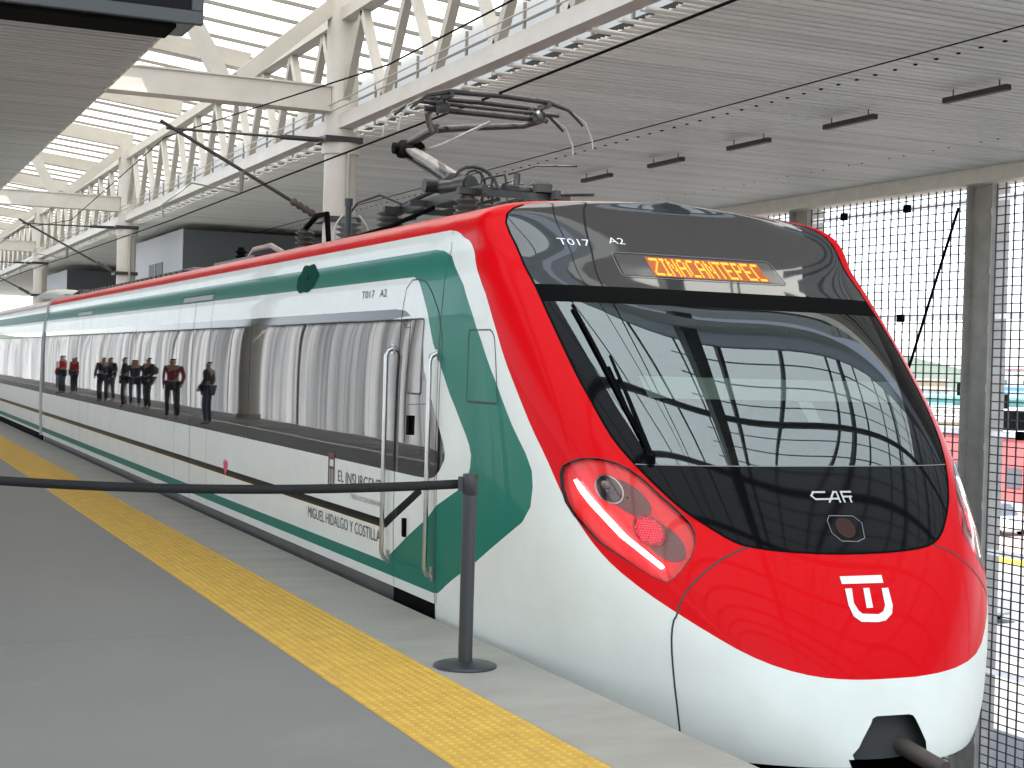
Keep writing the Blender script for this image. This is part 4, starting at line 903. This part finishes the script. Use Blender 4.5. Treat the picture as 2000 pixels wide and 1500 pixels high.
# ------------------------------------------------------------------ display board top left
db = thing('display_board', (-.05, 6.4, 3.0), 'black hanging display board with grey lower frame, top left', 'display board')
fr = mat('board frame grey', (.05, .053, .056), .5)
MB().box(-2.2, 1.36, 6.32, 6.59, 3.005, 3.62).build('case', maskb, db)
mb = MB(); mb.box(-2.2, 1.385, 6.285, 6.32, 3.0, 3.055); mb.box(-2.2, 1.385, 6.285, 6.32, 3.585, 3.64); mb.box(1.335, 1.385, 6.285, 6.319, 3.055, 3.585); bevel(mb.build('front_frame', fr, db), .004)
MB().box(-2.2, 1.335, 6.30, 6.316, 3.055, 3.585).build('screen', mat('dark screen', (.004, .004, .006), .25, spec=.1), db)
MB().box(-2.2, 1.28, 6.33, 6.57, 2.985, 3.006).build('underside', rubber, db)
for x in (-1.4, .7): mb = MB(); mb.tube([(x, 6.45, 3.6), (x, 6.45, 7.6)], .025, 8); mb.build('hanger', fr, db)

# ------------------------------------------------------------------ left side, seen mirrored in the windows
def fence_mat():
    m = bpy.data.materials.new('pale translucent fence'); m.use_nodes = True; n = m.node_tree; n.nodes.clear()
    o = n.nodes.new('ShaderNodeOutputMaterial'); t = n.nodes.new('ShaderNodeBsdfTranslucent'); d = n.nodes.new('ShaderNodeBsdfDiffuse')
    tc = n.nodes.new('ShaderNodeTexCoord'); mp = n.nodes.new('ShaderNodeMapping'); mp.inputs['Scale'].default_value = (1, 2.2, .05); z = n.nodes.new('ShaderNodeTexNoise'); z.inputs['Scale'].default_value = 1.3; z.inputs['Detail'].default_value = 1.5
    r_ = n.nodes.new('ShaderNodeValToRGB'); r_.color_ramp.elements[0].position = .35; r_.color_ramp.elements[0].color = (.55, .56, .56, 1); r_.color_ramp.elements[1].position = .62; r_.color_ramp.elements[1].color = (.92, .92, .92, 1)
    n.links.new(tc.outputs['Object'], mp.inputs[0]); n.links.new(mp.outputs[0], z.inputs['Vector']); n.links.new(z.outputs['Fac'], r_.inputs[0])
    n.links.new(r_.outputs[0], t.inputs[0]); n.links.new(r_.outputs[0], d.inputs[0])
    mx = n.nodes.new('ShaderNodeMixShader'); mx.inputs[0].default_value = .25
    n.links.new(t.outputs[0], mx.inputs[1]); n.links.new(d.outputs[0], mx.inputs[2]); n.links.new(mx.outputs[0], o.inputs[0]); return m
fencem = fence_mat()
def lfence(y0, y1, lab):
    f = thing('side_fence', (-3.35, y0, 0), lab, 'fence', 'pale fences along the far edge of the platform')
    mb = MB(); y = y0; rs = random.Random(int(y0*10))
    while y < y1-.1:
        w = rs.choice([.16, .2, .3, .45]); mb.box(-3.38, -3.36+rs.uniform(0, .03), y, y+w, 0, 3.4); y += w+rs.choice([.02, .03, .05])
    mb.build('panel', fencem, f)
    mb = MB(); mb.box(-3.42, -3.32, y0, y1, 3.4, 3.48); mb.build('top_rail', postm, f)
    MB().box(-3.42, -3.32, y0-.05, y0+.03, 0, 3.4).build('post', postm, f)
y = -10; i = 0
ordn = ['first', 'second', 'third', 'fourth', 'fifth', 'sixth', 'seventh', 'eighth', 'ninth', 'tenth', 'eleventh', 'twelfth', 'thirteenth', 'fourteenth', 'fifteenth', 'sixteenth']
while y < 110: lfence(y, y+7.4, ordn[i]+' pale slatted fence section along the platform back, from the camera end'); y += 7.5; i += 1
lc = thing('side_column', (-3.0, 17.1, 0), 'round cream column by the fence, seen mirrored in the train windows', 'column', 'columns along the platform back')
mb = MB(); mb.tube([(-2.9, 17.1, 0), (-2.9, 17.1, ZC)], .27, 24); mb.build('shaft', cream, lc)
mb = MB(); mb.tube([(-2.9, 17.1, 0), (-2.9, 17.1, .15)], .31, 24); mb.build('foot', creamd, lc)
copy_thing(lc, (0, 21.1, 0), 'second round cream column by the fence, mirrored left of the cab door'); 

# ------------------------------------------------------------------ outside: ground, streets, city
gm = mat('outdoor ground', (.27, .26, .25), .9, noise=.12, nscale=.08)
grid_ground('ground', -1500, 1500, -600, 2500, -7.0, gm)
grid_ground('road', 33, 46, -300, 600, -6.99, mat('asphalt outside', (.20, .20, .20), .8))
tag(MB().box(50, 50.7, -200, 400, -6.995, -6.85).build('kerb', mat('yellow kerb paint', (.75, .62, .05), .7)), 'yellow painted kerb in the street beyond the mesh', 'kerb')
grid_ground('pavement', 50.7, 70, -200, 400, -6.98, mat('pink paving', (.45, .34, .30), .9, noise=.2, nscale=.5))
mats_b = [mat('facade '+n, c, .8, noise=.08, nscale=.3) for n, c in (('cream', (.62, .58, .48)), ('pale pink', (.62, .45, .42)), ('white', (.72, .72, .70)), ('teal', (.16, .38, .36)), ('red', (.42, .10, .10)), ('ochre', (.48, .40, .24)), ('grey', (.40, .42, .43)), ('blue', (.25, .35, .50)))]
wdk = mat('far window', (.08, .09, .11), .2); rs = random.Random(11)
cn = ['cream', 'pale pink', 'white', 'teal', 'red', 'ochre', 'grey', 'blue']
def house(x, y, w, d, h, ci, lab):
    b = thing('town_house', (x, y, -7), lab, 'building', 'town buildings beyond the mesh screens')
    MB().box(x, x+w, y, y+d, -7, -7+h).build('wall', mats_b[ci], b)
    r_ = MB(); r_.box(x-.2, x+w+.2, y-.2, y+d+.2, -7+h, -7+h+.25); rf = r_.build('roof', mats_b[(ci*3+2) % 8], b); MB().box(x+w*.3, x+w*.3+1.2, y+d*.4, y+d*.4+1.2, -6.75+h, -5.3+h).build('water_tank', rubber, rf)
    for f_ in range(max(1, int(h/3))):
        for k in range(max(1, int(d/3.2))):
            yy = y+.9+k*3.1
            if yy+1.4 < y+d: MB().box(x-.05, x-.02, yy, yy+1.4, -6+f_*3, -4.6+f_*3).build('window', wdk, b)
        for k in range(max(1, int(w/3.4))):
            xx = x+.9+k*3.3
            if xx+1.4 < x+w: MB().box(xx, xx+1.4, y-.05, y-.02, -6+f_*3, -4.6+f_*3).build('window', wdk, b)
HB = [(75, 78, 9, 12, 4.6, 4), (62, 96, 10, 10, 4.4, 2), (73, 92, 10, 14, 4.0, 1), (74, 110, 14, 12, 6.4, 0), (92, 66, 12, 14, 4.8, 5), (108, 124, 26, 18, 6.3, 3), (100, 106, 12, 16, 5.4, 2), (90, 128, 16, 12, 5.2, 6), (120, 70, 14, 16, 7.2, 0), (124, 98, 16, 16, 6.2, 1), (128, 126, 14, 14, 7.6, 7), (84, 104, 10, 10, 4.6, 5), (110, 150, 20, 16, 7.0, 2), (160, 110, 22, 24, 8.6, 6), (165, 150, 22, 26, 9.4, 0), (80, 44, 10, 9, 4.4, 6), (150, 60, 18, 22, 7.6, 2), (200, 140, 30, 30, 10, 1), (210, 200, 30, 30, 10.4, 6), (140, 190, 24, 20, 8, 5)]
for i, (x, y, w, d, h, ci) in enumerate(HB):
    house(x, y, w, d, h, ci, f'{cn[ci]} flat-roofed town building, number {i+1} out beyond the mesh' )
def car(x, y, col, lab, big=1.):
    c = thing('parked_vehicle', (x, y, -7), lab, 'vehicle', 'vehicles in the street beyond the mesh')
    mb = MB(); L, Wd, H = 4.4*big, 1.8*big, .75*big; mb.box(x, x+Wd, y, y+L, -6.7, -6.7+H); bevel(mb.build('body', col, c), .12, 3)
    mb = MB(); a = .9*big; z0, z1 = -6.7+H, -6.7+H+.6*big
    mb.add([(x+.08, y+a, z0), (x+Wd-.08, y+a, z0), (x+Wd-.08, y+L-.5, z0), (x+.08, y+L-.5, z0), (x+.2, y+a+.6, z1), (x+Wd-.2, y+a+.6, z1), (x+Wd-.2, y+L-1, z1), (x+.2, y+L-1, z1)], [(0, 1, 5, 4), (1, 2, 6, 5), (2, 3, 7, 6), (3, 0, 4, 7), (4, 5, 6, 7)]); mb.build('cabin_glass', wdk, c)
    for xx in (x, x+Wd):
        for yy in (y+.85*big, y+L-.85*big):
            mb = MB(); mb.tube([(xx-.09, yy, -6.67), (xx+.09, yy, -6.67)], .32, 16); mb.build('wheel', rubber, c)
car(54, 48, mat('car red', (.42, .07, .08), .3, coat=1), 'large red van in the street beyond the mesh, right of the post', 1.7); car(58, 62, mats_b[2], 'white car in the street beyond the mesh'); car(40, 52, mats_b[7], 'blue car on the road beyond the mesh'); car(36, 40, mats_b[6], 'grey car on the near lane beyond the mesh')
# hills
mb = MB(); n = 60; rs2 = random.Random(4); P = []
for i in range(n+1):
    a = R(-80+160*i/n); h = 20+14*math.sin(i*.5)+8*math.sin(i*1.3+1)+rs2.uniform(-2, 2); P += [(1000*math.sin(a), 1000*math.cos(a), -8), (1150*math.sin(a), 1150*math.cos(a), h)]
mb.add(P, [(2*i, 2*i+1, 2*i+3, 2*i+2) for i in range(n)], True); struct(mb.build('hills', mat('hill green', (.10, .13, .10), .9, noise=.2, nscale=.01)))

# single-piece helper tidy-up: fix label for parts that repeat
for o in bpy.data.objects:
    if o.type == 'MESH' and o.data.materials and not o.data.polygons: print('EMPTY', o.name)
print('objects', len(bpy.data.objects))
